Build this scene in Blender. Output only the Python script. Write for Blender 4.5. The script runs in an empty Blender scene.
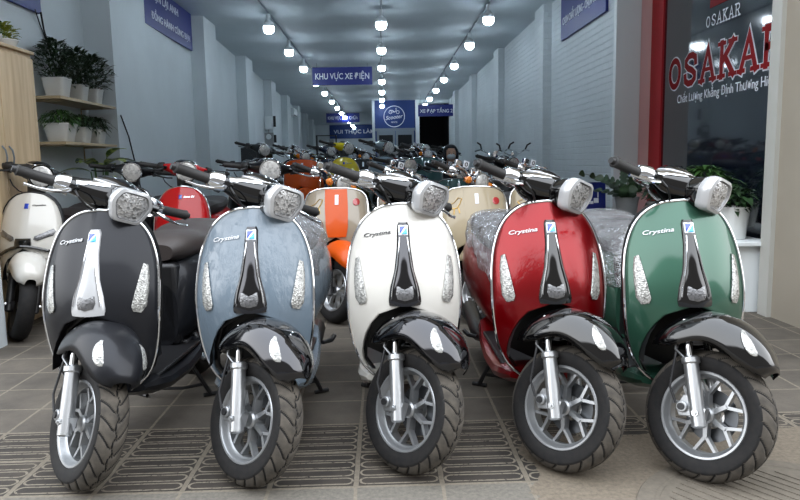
import bpy, bmesh, math, random
from mathutils import Vector, Matrix
random.seed(7)
PI = math.pi
SC = bpy.context.scene
COL = SC.collection
def R(d): return math.radians(d)
def lin(c):
    return tuple(((v/255)/12.92 if v/255 <= .04045 else ((v/255+.055)/1.055)**2.4) for v in c)
def lerp(a, b, t): return a+(b-a)*t
def interp(tab, x):
    if x <= tab[0][0]: return tab[0][1]
    for (x0, y0), (x1, y1) in zip(tab, tab[1:]):
        if x <= x1:
            t = (x-x0)/(x1-x0); return y0+(y1-y0)*t
    return tab[-1][1]
def sinterp(tab, x):
    # smooth (catmull-rom) interpolation of a table
    n = len(tab)
    if x <= tab[0][0]: return tab[0][1]
    if x >= tab[-1][0]: return tab[-1][1]
    for i in range(n-1):
        if x <= tab[i+1][0]:
            x0, y0 = tab[i]; x1, y1 = tab[i+1]
            m0 = ((y1-tab[i-1][1])/(x1-tab[i-1][0])) if i > 0 else (y1-y0)/(x1-x0)
            m1 = ((tab[i+2][1]-y0)/(tab[i+2][0]-x0)) if i+2 < n else (y1-y0)/(x1-x0)
            h = x1-x0; t = (x-x0)/h
            return ((2*t**3-3*t**2+1)*y0+(t**3-2*t**2+t)*h*m0+(-2*t**3+3*t**2)*y1+(t**3-t**2)*h*m1)

# ------------------------------------------------------------------ materials
def new_mat(name):
    m = bpy.data.materials.new(name); m.use_nodes = True
    nt = m.node_tree; b = nt.nodes['Principled BSDF']
    return m, nt, b
def setin(b, **kw):
    for k, v in kw.items():
        k = k.replace('_', ' ')
        if k in b.inputs:
            b.inputs[k].default_value = v
def noise_node(nt, scale, detail=4, rough=.6, coord='Object', sc=None):
    tc = nt.nodes.new('ShaderNodeTexCoord'); n = nt.nodes.new('ShaderNodeTexNoise')
    n.inputs['Scale'].default_value = scale; n.inputs['Detail'].default_value = detail
    n.inputs['Roughness'].default_value = rough
    if sc:
        mp = nt.nodes.new('ShaderNodeMapping'); mp.inputs['Scale'].default_value = sc
        nt.links.new(tc.outputs[coord], mp.inputs[0]); nt.links.new(mp.outputs[0], n.inputs['Vector'])
    else: nt.links.new(tc.outputs[coord], n.inputs['Vector'])
    return n
def bump(nt, b, src, strength=.2, dist=.01):
    bn = nt.nodes.new('ShaderNodeBump'); bn.inputs['Strength'].default_value = strength
    bn.inputs['Distance'].default_value = dist
    nt.links.new(src, bn.inputs['Height']); nt.links.new(bn.outputs[0], b.inputs['Normal'])
    return bn
def ramp(nt, src, stops):
    r = nt.nodes.new('ShaderNodeValToRGB'); e = r.color_ramp.elements
    e[0].position, e[0].color = stops[0][0], (*stops[0][1], 1)
    e[1].position, e[1].color = stops[1][0], (*stops[1][1], 1)
    for p, c in stops[2:]:
        x = e.new(p); x.color = (*c, 1)
    nt.links.new(src, r.inputs[0]); return r
def solid(name, rgb, rough=.5, metal=0., coat=0., nscale=None, nbump=.1, var=0., dist=.004, emit=0, nsc=None):
    m, nt, b = new_mat(name)
    c = lin(rgb)
    setin(b, Base_Color=(*c, 1), Roughness=rough, Metallic=metal, Coat_Weight=coat, Coat_Roughness=.04)
    if nscale:
        n = noise_node(nt, nscale, sc=nsc)
        if nbump: bump(nt, b, n.outputs[0], nbump, dist)
        if var:
            r = ramp(nt, n.outputs[0], [(.3, tuple(v*(1-var) for v in c)), (.7, tuple(min(1, v*(1+var)) for v in c))])
            nt.links.new(r.outputs[0], b.inputs['Base Color'])
    if emit:
        b.inputs['Emission Color'].default_value = (*c, 1); b.inputs['Emission Strength'].default_value = emit
    return m
def paint(name, rgb, metal=.0, rough=.3, coat=1., film=0.):
    m, nt, b = new_mat(name)
    setin(b, Base_Color=(*lin(rgb), 1), Metallic=metal, Roughness=rough, Coat_Weight=coat, Coat_Roughness=.03, Specular_IOR_Level=.25)
    if film:   # thin crinkled protective film over the paint
        n = noise_node(nt, 26, 5, .65, sc=(1, 1, .35))
        r = ramp(nt, n.outputs[0], [(.44, (0, 0, 0)), (.60, (1, 1, 1))])
        bn = nt.nodes.new('ShaderNodeBump'); bn.inputs['Strength'].default_value = film; bn.inputs['Distance'].default_value = .004
        nt.links.new(r.outputs[0], bn.inputs['Height']); nt.links.new(bn.outputs[0], b.inputs['Coat Normal'])
    return m
def crystal(name, rgb, scale=90, metal=.55, rough=.15, strength=.22, dk=.55):
    m, nt, b = new_mat(name)
    setin(b, Base_Color=(*lin(rgb), 1), Metallic=metal, Roughness=rough, Coat_Weight=1, Coat_Roughness=.02)
    tc = nt.nodes.new('ShaderNodeTexCoord'); v = nt.nodes.new('ShaderNodeTexVoronoi'); v.inputs['Scale'].default_value = scale
    nt.links.new(tc.outputs['Object'], v.inputs['Vector'])
    bump(nt, b, v.outputs['Distance'], strength, .01)
    r = ramp(nt, v.outputs['Color'], [(.15, tuple(x*dk for x in lin(rgb))), (.6, lin(rgb))])
    nt.links.new(r.outputs[0], b.inputs['Base Color'])
    return m
def film_mat(name, rgb=(210, 212, 215), fac=.45):
    m, nt, b = new_mat(name)
    nt.nodes.remove(b)
    out = nt.nodes['Material Output']
    tr = nt.nodes.new('ShaderNodeBsdfTransparent'); gl = nt.nodes.new('ShaderNodeBsdfGlossy'); df = nt.nodes.new('ShaderNodeBsdfDiffuse')
    gl.inputs['Roughness'].default_value = .08; gl.inputs['Color'].default_value = (*lin(rgb), 1)
    df.inputs['Color'].default_value = (*lin((150, 150, 152)), 1)
    n = noise_node(nt, 19, 5, .7)
    n.inputs['Distortion'].default_value = 1.6
    bn = nt.nodes.new('ShaderNodeBump'); bn.inputs['Strength'].default_value = 1; bn.inputs['Distance'].default_value = .03
    nt.links.new(n.outputs[0], bn.inputs['Height']); nt.links.new(bn.outputs[0], gl.inputs['Normal'])
    m1 = nt.nodes.new('ShaderNodeMixShader'); m1.inputs[0].default_value = .25
    nt.links.new(gl.outputs[0], m1.inputs[1]); nt.links.new(df.outputs[0], m1.inputs[2])
    m2 = nt.nodes.new('ShaderNodeMixShader'); m2.inputs[0].default_value = fac
    nt.links.new(tr.outputs[0], m2.inputs[1]); nt.links.new(m1.outputs[0], m2.inputs[2])
    nt.links.new(m2.outputs[0], out.inputs['Surface'])
    return m

M = {}
M['ph_body'] = paint('body_paint_base', (200, 200, 200))
M['ph_fender'] = paint('fender_paint_base', (30, 30, 30))
M['ph_tie'] = paint('centre_strip_base', (30, 30, 32))
M['ph_seat'] = solid('seat_base', (30, 28, 28), .6)
M['ph_panel'] = paint('panel_paint_base', (220, 110, 30))
M['black_matte_paint'] = paint('matte_black_paint', (34, 35, 39), metal=.4, rough=.36, coat=.15)
M['blue_paint'] = paint('grey_blue_paint', (98, 112, 124), metal=0, rough=.3, film=.6)
M['white_paint'] = paint('white_paint', (206, 203, 196), rough=.3)
M['red_paint'] = paint('candy_red_paint', (120, 0, 8), metal=.6, rough=.28, coat=.5, film=.12)
M['green_paint'] = paint('green_metallic_paint', (46, 84, 68), metal=.45, rough=.36, coat=.7)
M['black_gloss'] = paint('gloss_black', (6, 6, 7), rough=.08)
M['dark_chrome'] = paint('dark_chrome', (40, 40, 44), metal=.9, rough=.08)
M['chrome'] = solid('chrome', (215, 217, 220), .07, 1.)
M['satin_silver'] = solid('satin_silver', (196, 198, 200), .32, .9, nscale=60, nbump=.03)
M['cast_silver'] = solid('cast_silver', (158, 160, 162), .34, .75, nscale=200, nbump=.06)
M['white_trim'] = solid('bright_silver_trim', (184, 185, 187), .25, .2, coat=1)
M['black_plastic'] = solid('black_plastic', (26, 26, 28), .45, nscale=300, nbump=.06)
M['grip_rubber'] = solid('grip_rubber', (34, 33, 33), .6, nscale=220, nbump=.3)
M['inner_plastic'] = solid('inner_plastic', (22, 22, 24), .4)
M['seat_black'] = solid('seat_vinyl', (44, 38, 38), .55, nscale=260, nbump=.12)
M['seat_brown'] = solid('seat_brown_vinyl', (50, 43, 41), .5, nscale=260, nbump=.12)
M['lens'] = crystal('clear_faceted_lens', (196, 196, 196), 120, .5, .15, .35, .32)
M['lens_round'] = crystal('round_lamp_lens', (228, 228, 226), 60, .35, .12, .15, .6)
M['lens_small'] = crystal('clear_signal_lens', (176, 176, 172), 150, .4, .2, .3, .45)
M['amber'] = crystal('amber_lens', (235, 130, 20), 160, .1, .15, .4)
M['amber'].node_tree.nodes['Principled BSDF'].inputs['Coat Weight'].default_value = 1
M['smoke_lens'] = crystal('smoked_lens', (110, 110, 112), 160)
M['disc_steel'] = solid('brake_disc_steel', (92, 94, 97), .35, .9)
M['film'] = film_mat('crinkled_plastic_film', fac=.5)
M['badge_white'] = solid('badge_white', (225, 230, 238), .2, coat=1)
M['badge_blue'] = solid('badge_dark_blue', (34, 62, 168), .2, coat=1)
M['badge_cyan'] = solid('badge_cyan', (40, 170, 225), .2, coat=1)
# tyre rubber with dust in the tread
m, nt, b = new_mat('tyre_rubber'); n = noise_node(nt, 40, 5)
r = ramp(nt, n.outputs[0], [(.35, lin((22, 22, 23))), (.7, lin((33, 31, 30)))]); nt.links.new(r.outputs[0], b.inputs['Base Color'])
b.inputs['Roughness'].default_value = .7; b.inputs['Specular IOR Level'].default_value = .25; M['tyre'] = m
m, nt, b = new_mat('tyre_tread_dusty'); n = noise_node(nt, 22, 5)
r = ramp(nt, n.outputs[0], [(.3, lin((56, 52, 47))), (.7, lin((84, 78, 70)))]); nt.links.new(r.outputs[0], b.inputs['Base Color'])
b.inputs['Roughness'].default_value = .9; M['tread'] = m
M['letter_silver'] = solid('silver_lettering', (200, 202, 205), .3, .4)
M['tyre_groove'] = solid('tyre_groove', (22, 21, 20), .9)

# ------------------------------------------------------------------ mesh builder
class MB:
    def __init__(s): s.v = []; s.f = []; s.mi = []; s.cur = 0
    def add(s, vs, fs, T=None):
        o = len(s.v)
        s.v += [tuple(T @ Vector(p)) if T else tuple(p) for p in vs]
        s.f += [tuple(i+o for i in f) for f in fs]; s.mi += [s.cur]*len(fs)
        return s
    def box(s, c, d, T=None, taper=1.):
        x, y, z = c; a, b, h = d[0]/2, d[1]/2, d[2]/2; t = taper
        vs = [(x-a*t, y-b*t, z-h), (x+a*t, y-b*t, z-h), (x+a*t, y+b*t, z-h), (x-a*t, y+b*t, z-h),
              (x-a, y-b, z+h), (x+a, y-b, z+h), (x+a, y+b, z+h), (x-a, y+b, z+h)]
        return s.add(vs, [(3, 2, 1, 0), (4, 5, 6, 7), (0, 1, 5, 4), (1, 2, 6, 5), (2, 3, 7, 6), (3, 0, 4, 7)], T)
    def grid(s, P, cu=False, cv=False, T=None, flip=False):
        nu, nv = len(P), len(P[0]); vs = [p for row in P for p in row]; fs = []
        for i in range(nu if cu else nu-1):
            for j in range(nv if cv else nv-1):
                a, b_, c, d = i*nv+j, i*nv+(j+1) % nv, ((i+1) % nu)*nv+(j+1) % nv, ((i+1) % nu)*nv+j
                fs.append((d, c, b_, a) if flip else (a, b_, c, d))
        return s.add(vs, fs, T)
    def loft(s, loops, caps=True, T=None):
        n = len(loops[0]); o = len(s.v)
        s.grid(loops, cv=True, T=T)
        if caps:
            s.f += [tuple(o+i for i in reversed(range(n))), tuple(o+(len(loops)-1)*n+i for i in range(n))]
            s.mi += [s.cur]*2
        return s
    def tube(s, pts, r, seg=10, caps=True, closed=False, T=None, flat=1.):
        pts = [Vector(p) for p in pts]; n = len(pts)
        rr = r if isinstance(r, (list, tuple)) else [r]*n
        loops = []; up = None
        for i, p in enumerate(pts):
            if closed: d = pts[(i+1) % n]-pts[i-1]
            else: d = pts[min(i+1, n-1)]-pts[max(i-1, 0)]
            d.normalize()
            if up is None:
                up = Vector((0, 0, 1)) if abs(d.z) < .9 else Vector((0, 1, 0))
            a = d.cross(up)
            if a.length < 1e-6: a = d.cross(Vector((1, 0, 0)))
            a.normalize(); up = a.cross(d).normalized()
            loops.append([tuple(p+(a*math.cos(t)+up*math.sin(t)*flat)*rr[i]) for t in [2*PI*k/seg for k in range(seg)]])
        if closed: s.grid(loops, cu=True, cv=True, T=T)
        else: s.loft(loops, caps, T)
        return s
    def cyl(s, p0, p1, r0, r1=None, seg=20, T=None):
        return s.tube([p0, p1], [r0, r0 if r1 is None else r1], seg, T=T)
    def lathe(s, prof, c=(0, 0, 0), axis='X', seg=48, T=None, closed=False):
        P = []
        for k in range(seg):
            t = 2*PI*k/seg; row = []
            for h, r in prof:
                if axis == 'X': q = (c[0]+h, c[1]+r*math.cos(t), c[2]+r*math.sin(t))
                elif axis == 'Y': q = (c[0]+r*math.sin(t), c[1]+h, c[2]+r*math.cos(t))
                else: q = (c[0]+r*math.cos(t), c[1]+r*math.sin(t), c[2]+h)
                row.append(q)
            P.append(row)
        return s.grid(P, cu=True, cv=closed, T=T)
    def prism(s, poly, d, T=None):
        # poly: list of (x,y); extruded along z by d
        n = len(poly)
        vs = [(x, y, 0) for x, y in poly]+[(x, y, d) for x, y in poly]
        fs = [tuple(reversed(range(n))), tuple(range(n, 2*n))]+[(i, (i+1) % n, n+(i+1) % n, n+i) for i in range(n)]
        return s.add(vs, fs, T)
    def build(s, name, mat, parent=None, smooth=True, bevel=0, bseg=2, sub=0, thick=0, angle=35, loc=None, merge=0, kind=None, label=None, out=None):
        me = bpy.data.meshes.new(name); me.from_pydata(s.v, [], s.f)
        mats = mat if isinstance(mat, (list, tuple)) else [mat]
        for m_ in mats: me.materials.append(m_)
        if len(mats) > 1: me.polygons.foreach_set('material_index', s.mi)
        bm = bmesh.new(); bm.from_mesh(me)
        if merge: bmesh.ops.remove_doubles(bm, verts=bm.verts, dist=merge)
        bmesh.ops.recalc_face_normals(bm, faces=bm.faces)
        if out is not None:
            q = Vector((0, 0, 0))
            for f in bm.faces: q += f.normal*f.calc_area()
            if q.dot(Vector(out)) < 0: bmesh.ops.reverse_faces(bm, faces=bm.faces)
        bm.to_mesh(me); bm.free()
        if smooth:
            me.polygons.foreach_set('use_smooth', [True]*len(me.polygons))
            me.set_sharp_from_angle(angle=R(angle))
        me.update()
        o = bpy.data.objects.new(name, me); COL.objects.link(o)
        if parent: o.parent = parent
        if loc: o.location = loc
        if bevel:
            m_ = o.modifiers.new('bevel', 'BEVEL'); m_.width = bevel; m_.segments = bseg; m_.limit_method = 'ANGLE'; m_.angle_limit = R(40)
        if thick:
            m_ = o.modifiers.new('solid', 'SOLIDIFY'); m_.thickness = thick; m_.offset = -1
        if sub:
            m_ = o.modifiers.new('sub', 'SUBSURF'); m_.levels = sub; m_.render_levels = sub
        if kind: o['kind'] = kind
        if label: o['label'] = label
        return o
def thing(name, label, cat, loc=(0, 0, 0), rz=0, group=None):
    o = bpy.data.objects.new(name, None); COL.objects.link(o)
    o.location = loc; o.rotation_euler = (0, 0, rz); o.empty_display_size = .1
    return tag(o, label, cat, group)
def tag(o, label, cat, group=None):
    o['label'] = label; o['category'] = cat
    if group: o['group'] = group
    return o
def struct(o): o['kind'] = 'structure'; return o
def copy_tree(o, parent=None, remap=None):
    c = o.copy(); COL.objects.link(c); c.parent = parent
    if parent is not None: c.matrix_parent_inverse = Matrix()
    if remap and c.type == 'MESH':
        for i, sl in enumerate(c.material_slots):
            nm = sl.material
            if nm in remap:
                sl.link = 'OBJECT'; sl.material = remap[nm]
    for ch in [k for k in o.children]: copy_tree(ch, c, remap)
    return c
_tc = {}
def text_mb(body, w=None, h=None, depth=.002, bold=0., shear=0., T=None):
    """mesh builder holding the text in the XY plane, centred, extruded along +Z"""
    cu = bpy.data.curves.new('txt', 'FONT'); cu.body = body; cu.size = 1; cu.extrude = .01
    cu.offset = bold; cu.shear = shear; cu.resolution_u = 3
    o = bpy.data.objects.new('txt', cu); COL.objects.link(o)
    dg = bpy.context.evaluated_depsgraph_get(); dg.update()
    me = bpy.data.meshes.new_from_object(o.evaluated_get(dg))
    vs = [tuple(v.co) for v in me.vertices]; fs = [tuple(p.vertices) for p in me.polygons]
    bpy.data.objects.remove(o); bpy.data.curves.remove(cu); bpy.data.meshes.remove(me)
    x0, x1 = min(v[0] for v in vs), max(v[0] for v in vs); y0, y1 = min(v[1] for v in vs), max(v[1] for v in vs)
    sx = (w/(x1-x0)) if w else None; sy = (h/(y1-y0)) if h else None
    sx = sx or sy; sy = sy or sx
    out = [((v[0]-(x0+x1)/2)*sx, (v[1]-(y0+y1)/2)*sy, (v[2]+.01)/.02*depth) for v in vs]
    mb = MB(); mb.add(out, fs, T); return mb
def frame(o, xa, ya):
    """matrix whose local x,y axes run along xa,ya from origin o"""
    xa = Vector(xa).normalized(); ya = Vector(ya).normalized(); za = xa.cross(ya)
    m_ = Matrix((xa, ya, za)).transposed().to_4x4(); m_.translation = Vector(o); return m_
LAMP, SKY, EXPO = 20, 2.1, 1.35
# ------------------------------------------------------------------ scooters
# local frame: front wheel touches the ground at the origin, the nose points to -Y
RAKE = R(24); WR = .227
AX = Vector((0, math.sin(RAKE), math.cos(RAKE))); P0 = Vector((0, .03, .23))
def steer(t): return Matrix.Translation(P0) @ Matrix.Rotation(t, 4, AX) @ Matrix.Translation(-P0)
def axis_y(z): return P0.y+(z-P0.z)*math.tan(RAKE)

W_MODERN = [(.285, .10), (.31, .135), (.35, .17), (.42, .198), (.52, .216), (.64, .222), (.76, .213), (.84, .192), (.89, .167), (.925, .136), (.95, .098), (.964, .056), (.97, .0)]
W_CLASSIC = [(.285, .09), (.31, .13), (.35, .17), (.42, .20), (.52, .225), (.66, .238), (.80, .236), (.87, .225), (.905, .205), (.93, .165), (.945, .10), (.95, .0)]
YC = [(.28, .18), (.38, .142), (.5, .116), (.62, .112), (.75, .155), (.87, .212), (.97, .268)]
class Shield:
    def __init__(s, W, ztop, arch=.17, ridge=.014, curl=.10):
        s.W, s.zt, s.arch, s.ridge, s.curl = W, ztop, arch, ridge, curl
    def w(s, z): return max(0, sinterp(s.W, z))
    def y(s, x, z):
        q = abs(x)/.22
        return sinterp(YC, z)+s.curl*q**2.3-s.ridge*math.exp(-(x/.04)**2)
    def xin(s, z):
        if z >= .60: return 0
        if z <= .38: return s.arch*.98
        return s.arch*math.sqrt(max(0, 1-((z-.38)/.22)**2))
    def zs(s, n):
        a = [.285+(.60-.285)*i/(n//2) for i in range(n//2)]
        b_ = []
        for i in range(n+1):
            t = i/n; b_.append(.60+(s.zt-.60)*math.sin(t*PI/2)**.9 if t > 0 else .60)
        return a+b_
    def mesh(s, n=14, m_=12, off=0., scale=1.):
        mb = MB(); zz = s.zs(n)
        for sg in (-1, 1):
            P = []
            for z in zz:
                w, xi = s.w(z)*scale, s.xin(z)*(1 if scale == 1 else .9)
                xi = min(xi, w*.995) if w > 0 else 0
                row = []
                for j in range(m_+1):
                    t = j/m_; x = xi+(w-xi)*t
                    row.append((sg*x, s.y(x, z)+off, z))
                P.append(row)
            mb.grid(P, flip=(sg < 0))
        return mb
    def edge(s, n=22):
        zz = s.zs(n); L = [(-s.w(z), s.y(s.w(z), z), z) for z in zz]; Rr = [(-x, y, z) for x, y, z in reversed(L[:-1])]
        return L+Rr
    def decal(s, poly, lift, thick, T2=None):
        """closed polygon (x,z) projected onto the shield, given thickness; returns MB"""
        n = len(poly); cx = sum(p[0] for p in poly)/n; cz = sum(p[1] for p in poly)/n
        mb = MB(); rings = []
        for k, (sc, dy) in enumerate([(1, .002), (1, -thick*.7), (.86, -thick), (.5, -thick*1.15)]):
            rings.append([(cx+(x-cx)*sc, s.y(cx+(x-cx)*sc, cz+(z-cz)*sc)-lift+dy, cz+(z-cz)*sc) for x, z in poly])
        mb.grid(rings, cv=True)
        o = len(mb.v); mb.v.append((cx, s.y(cx, cz)-lift-thick*1.2, cz)); b0 = 3*n
        for i in range(n): mb.f.append((b0+i, b0+(i+1) % n, o)); mb.mi.append(0)
        return mb
    def strip(s, tab, lift, thick, n=24):
        """strip down the middle: tab rows of (z, x_left, x_right)"""
        mb = MB(); P = []
        z0, z1 = tab[0][0], tab[-1][0]
        tl = [(a, b_) for a, b_, c in tab]; tr = [(a, c) for a, b_, c in tab]
        for i in range(n+1):
            z = z0+(z1-z0)*i/n; a, c = interp(tl, z), interp(tr, z)
            row = [(a, s.y(a, z)+.004, z)]
            for j in range(9):
                t = j/8; x = a+(c-a)*t
                row.append((x, s.y(x, z)-lift-thick*(1-(2*t-1)**4*.55), z))
            row.append((c, s.y(c, z)+.004, z)); P.append(row)
        mb.grid(P); return mb
    def text(s, body, cx, cz, w, tilt, lift=.003, h=None):
        tm = text_mb(body, w=w, h=h, depth=.0035, bold=.004, shear=.35)
        ct, st = math.cos(tilt), math.sin(tilt); mb = MB(); vs = []
        for x, y, z in tm.v:
            X, Z = cx+x*ct-y*st, cz+x*st+y*ct
            vs.append((X, s.y(X, Z)-.001-z, Z))
        mb.add(vs, tm.f); return mb

def tyre_mesh(hi, r=WR, hw=.054, rim=.150):
    mb = MB()
    if hi:
        NP = 24; nu = NP*12; nv = 30; P = []
        side = [(-.036, rim-.006), (-.046, rim+.006), (-.052, rim+.022), (-hw, rim+.042)]
        for i in range(nu):
            a = 2*PI*i/nu; row = []; kk = i/12.0
            prof = list(side)
            for j in range(nv+1):
                t = -1+2*j/nv; x = t*hw*.985
                rr = r-.030*abs(t)**2.6
                ph = (kk+1.15*abs(t)**1.3+(.5 if t > 0 else 0)) % 1
                g = 0
                if .10 < abs(t) < .96 and ph < .13: g = 1
                if abs(t-.07*math.sin(kk*2*PI)) < .05: g = 1
                prof.append((x, rr-.0055*g, g))
            prof += [(-x, q) for x, q in reversed(side)]
            for pr in prof: row.append((pr[0], pr[1]*math.cos(a), WR+pr[1]*math.sin(a)))
            P.append(row)
            if i == 0: tags = prof
        mb.grid(P, cu=True)
        # material: 0 sidewall, 1 tread, 2 groove
        ncol = len(P[0]); mi = []
        for i in range(nu):
            kk = (i+.5)/12.0
            for j in range(ncol-1):
                jj = j-len(side)+.5
                t = -1+2*jj/nv
                if jj < 0 or jj > nv: mi.append(0); continue
                ph = (kk+1.15*abs(t)**1.3+(.5 if t > 0 else 0)) % 1
                g = (.12 < abs(t) < .96 and ph < .13) or abs(t-.07*math.sin(kk*2*PI)) < .05
                mi.append(2 if g else (1 if abs(t) < .96 else 0))
        mb.mi = mi
    else:
        prof = [(-.036, rim-.006), (-.050, rim+.014), (-hw, rim+.045), (-hw*.9, r-.018), (-hw*.5, r-.003), (0, r), (hw*.5, r-.003), (hw*.9, r-.018), (hw, rim+.045), (.050, rim+.014), (.036, rim-.006)]
        mb.lathe(prof, (0, 0, WR), 'X', 40)
        mb.mi = [1 if (k % 10) in (3, 4, 5, 6) else 0 for k in range(len(mb.f))]
    return mb
def rim_mesh(hi):
    mb = MB(); c = (0, 0, WR); sg = 64 if hi else 28
    prof = [(-.040, .150), (-.043, .1525), (-.046, .150), (-.045, .143), (-.040, .139), (-.026, .136), (-.018, .128), (.018, .128), (.026, .136), (.040, .139), (.045, .143), (.046, .150), (.043, .1525), (.040, .150), (.02, .142), (-.02, .142)]
    mb.lathe(prof, c, 'X', sg, closed=True)
    n = 6
    def bar(a0, r0, a1, r1, w0, w1, x0=-.012, x1=.012):
        p = Vector((0, r0*math.cos(a0), r0*math.sin(a0))); q = Vector((0, r1*math.cos(a1), r1*math.sin(a1)))
        d = (q-p).normalized(); s_ = Vector((0, -d.z, d.y)); C = Vector(c)
        vs = []
        for pt, w in ((p, w0), (q, w1)):
            for sx, ww in ((x0, w), (x1, w), (x1, -w), (x0, -w)):
                k = .65 if False else 1
                vs.append(tuple(C+pt+s_*ww*k+Vector((sx, 0, 0))))
        mb.add(vs, [(0, 1, 2, 3), (7, 6, 5, 4), (0, 4, 5, 1), (1, 5, 6, 2), (2, 6, 7, 3), (3, 7, 4, 0)])
    for k in range(n):
        a = 2*PI*k/n+.3
        bar(a, .02, a, .078, .009, .0065, -.016, .016)
        bar(a, .072, a+.30, .134, .0058, .0050); bar(a, .072, a-.30, .134, .0058, .0050)
    mb.lathe([(-.030, .0), (-.030, .024), (-.024, .030), (.024, .030), (.030, .024), (.030, 0)], c, 'X', 24)
    return mb
def disc_mesh():
    mb = MB(); x0, x1 = .030, .034; n = 48; P = []
    prof = [(x0, .045), (x0, .092), (x1, .092), (x1, .045)]
    mb.lathe(prof, (0, 0, WR), 'X', n, closed=True)
    return mb
def nacelle_mesh(hi, zc=1.035):
    mb = MB(); sg = 20 if hi else 12
    tab = [(-.185, .020, .020, .018, .000), (-.17, .030, .027, .012, .0), (-.13, .040, .034, .006, 0), (-.09, .062, .050, -.008, -.004), (-.045, .090, .064, -.018, -.004), (0, .100, .068, -.022, -.004),
           (.045, .090, .064, -.018, -.004), (.09, .062, .050, -.008, -.004), (.13, .040, .034, .006, 0), (.17, .030, .027, .012, 0), (.185, .020, .020, .018, 0)]
    loops = []
    n = 26 if hi else 12
    for i in range(n+1):
        x = -.185+.37*i/n
        ry, rz, dy, dz = [sinterp([(t[0], t[k]) for t in tab], x) for k in (1, 2, 3, 4)]
        yy = axis_y(zc)+dy
        loops.append([(x, yy+ry*math.copysign(abs(math.cos(a))**.85, math.cos(a)), zc+dz+rz*math.copysign(abs(math.sin(a))**.85, math.sin(a))) for a in [2*PI*k/sg for k in range(sg)]])
    mb.loft(loops); return mb
def hex_poly(w, h, n=6):
    # rounded hexagon lens outline
    base = [(-.52*w, .10*h), (-.36*w, .5*h), (.36*w, .5*h), (.52*w, .10*h), (.33*w, -.5*h), (-.33*w, -.5*h)]
    out = []
    for i, p in enumerate(base):
        a = Vector(base[i-1]); b_ = Vector(p); c = Vector(base[(i+1) % 6])
        d0 = (a-b_).normalized()*.17*h; d1 = (c-b_).normalized()*.17*h
        for k in range(n):
            t = k/(n-1); q = (b_+d0)*(1-t)**2+b_*2*t*(1-t)+(b_+d1)*t*t; out.append((q.x, q.y))
    return out
def rings_y(poly, spec, cx, cy, cz, tilt=0.):
    """loft a 2D (x,z) outline through rings (scale, y); returns MB"""
    mb = MB(); L = []
    for sc, dy in spec:
        L.append([(cx+x*sc, cy+dy+z*sc*math.tan(tilt), cz+z*sc) for x, z in poly])
    mb.loft(L); return mb
def circ(r, n=28): return [(r*math.cos(2*PI*k/n), r*math.sin(2*PI*k/n)) for k in range(n)]

FY0, FYL = .228, .388
FZT = [(0, .475), (.12, .535), (.3, .578), (.45, .590), (.6, .582), (.75, .558), (.9, .510), (1, .445)]
FZB = [(0, .410), (.2, .425), (.42, .468), (.58, .472), (.8, .440), (1, .415)]
FHW = [(0, .085), (.12, .108), (.3, .116), (.5, .116), (.7, .106), (.86, .088), (.95, .068), (1, .035)]
def fender_mesh(hi, big=0.):
    nu, nv = (26, 20) if hi else (12, 10); mb = MB(); P = []
    ZT = FZT
    ZB = FZB
    HW = FHW
    for i in range(nu+1):
        u = i/nu; y = FY0-FYL*u
        zt, zb, hw = sinterp(ZT, u), sinterp(ZB, u)-big, sinterp(HW, u)
        row = []
        for j in range(nv+1):
            a = -PI/2+PI*j/nv
            x = hw*math.copysign(abs(math.sin(a))**.72, math.sin(a)); z = zb+(zt-zb)*max(0, math.cos(a))**.8
            row.append((x, y-.022*max(0, math.cos(a))*u, z))
        P.append(row)
    mb.grid(P); return mb
def cowl_mesh(hi):
    T = [(.74, .10, .30, .60), (.80, .145, .30, .70), (.92, .185, .32, .735), (1.08, .212, .36, .745), (1.25, .215, .40, .75), (1.42, .185, .45, .755), (1.55, .135, .52, .755), (1.62, .07, .60, .74)]
    mb = MB(); L = []; n = 18 if hi else 9; sg = 24 if hi else 12
    for i in range(n+1):
        y = .74+.88*i/n
        w, zb, zt = [sinterp([(t[0], t[k]) for t in T], y) for k in (1, 2, 3)]
        cz, hz = (zb+zt)/2, (zt-zb)/2
        L.append([(w*math.copysign(abs(math.cos(a))**.7, math.cos(a)), y, cz+hz*math.copysign(abs(math.sin(a))**.75, math.sin(a))) for a in [2*PI*k/sg for k in range(sg)]])
    mb.loft(L); return mb
def seat_mesh(hi, grow=0.):
    T = [(.76, .085, .70, .775), (.82, .135, .69, .812), (.95, .158, .69, .822), (1.10, .165, .70, .815), (1.22, .165, .71, .838), (1.40, .15, .72, .845), (1.54, .11, .735, .825), (1.58, .06, .75, .80)]
    mb = MB(); L = []; n = 20 if hi else 9; sg = 24 if hi else 12
    for i in range(n+1):
        y = .76+.82*i/n
        w, zb, zt = [sinterp([(t[0], t[k]) for t in T], y) for k in (1, 2, 3)]
        if grow:
            w += grow; zt += grow*.7; zb -= .17+.03*math.sin(i*2.1)
        cz, hz = (zb+zt)/2, (zt-zb)/2
        L.append([((w+(.012*math.sin(7*a+i) if grow else 0))*math.copysign(abs(math.cos(a))**.6, math.cos(a)), y+(0 if not grow else (y-1.17)*.08), cz+hz*math.copysign(abs(math.sin(a))**.8, math.sin(a))) for a in [2*PI*k/sg for k in range(sg)]])
    mb.loft(L); return mb

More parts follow.
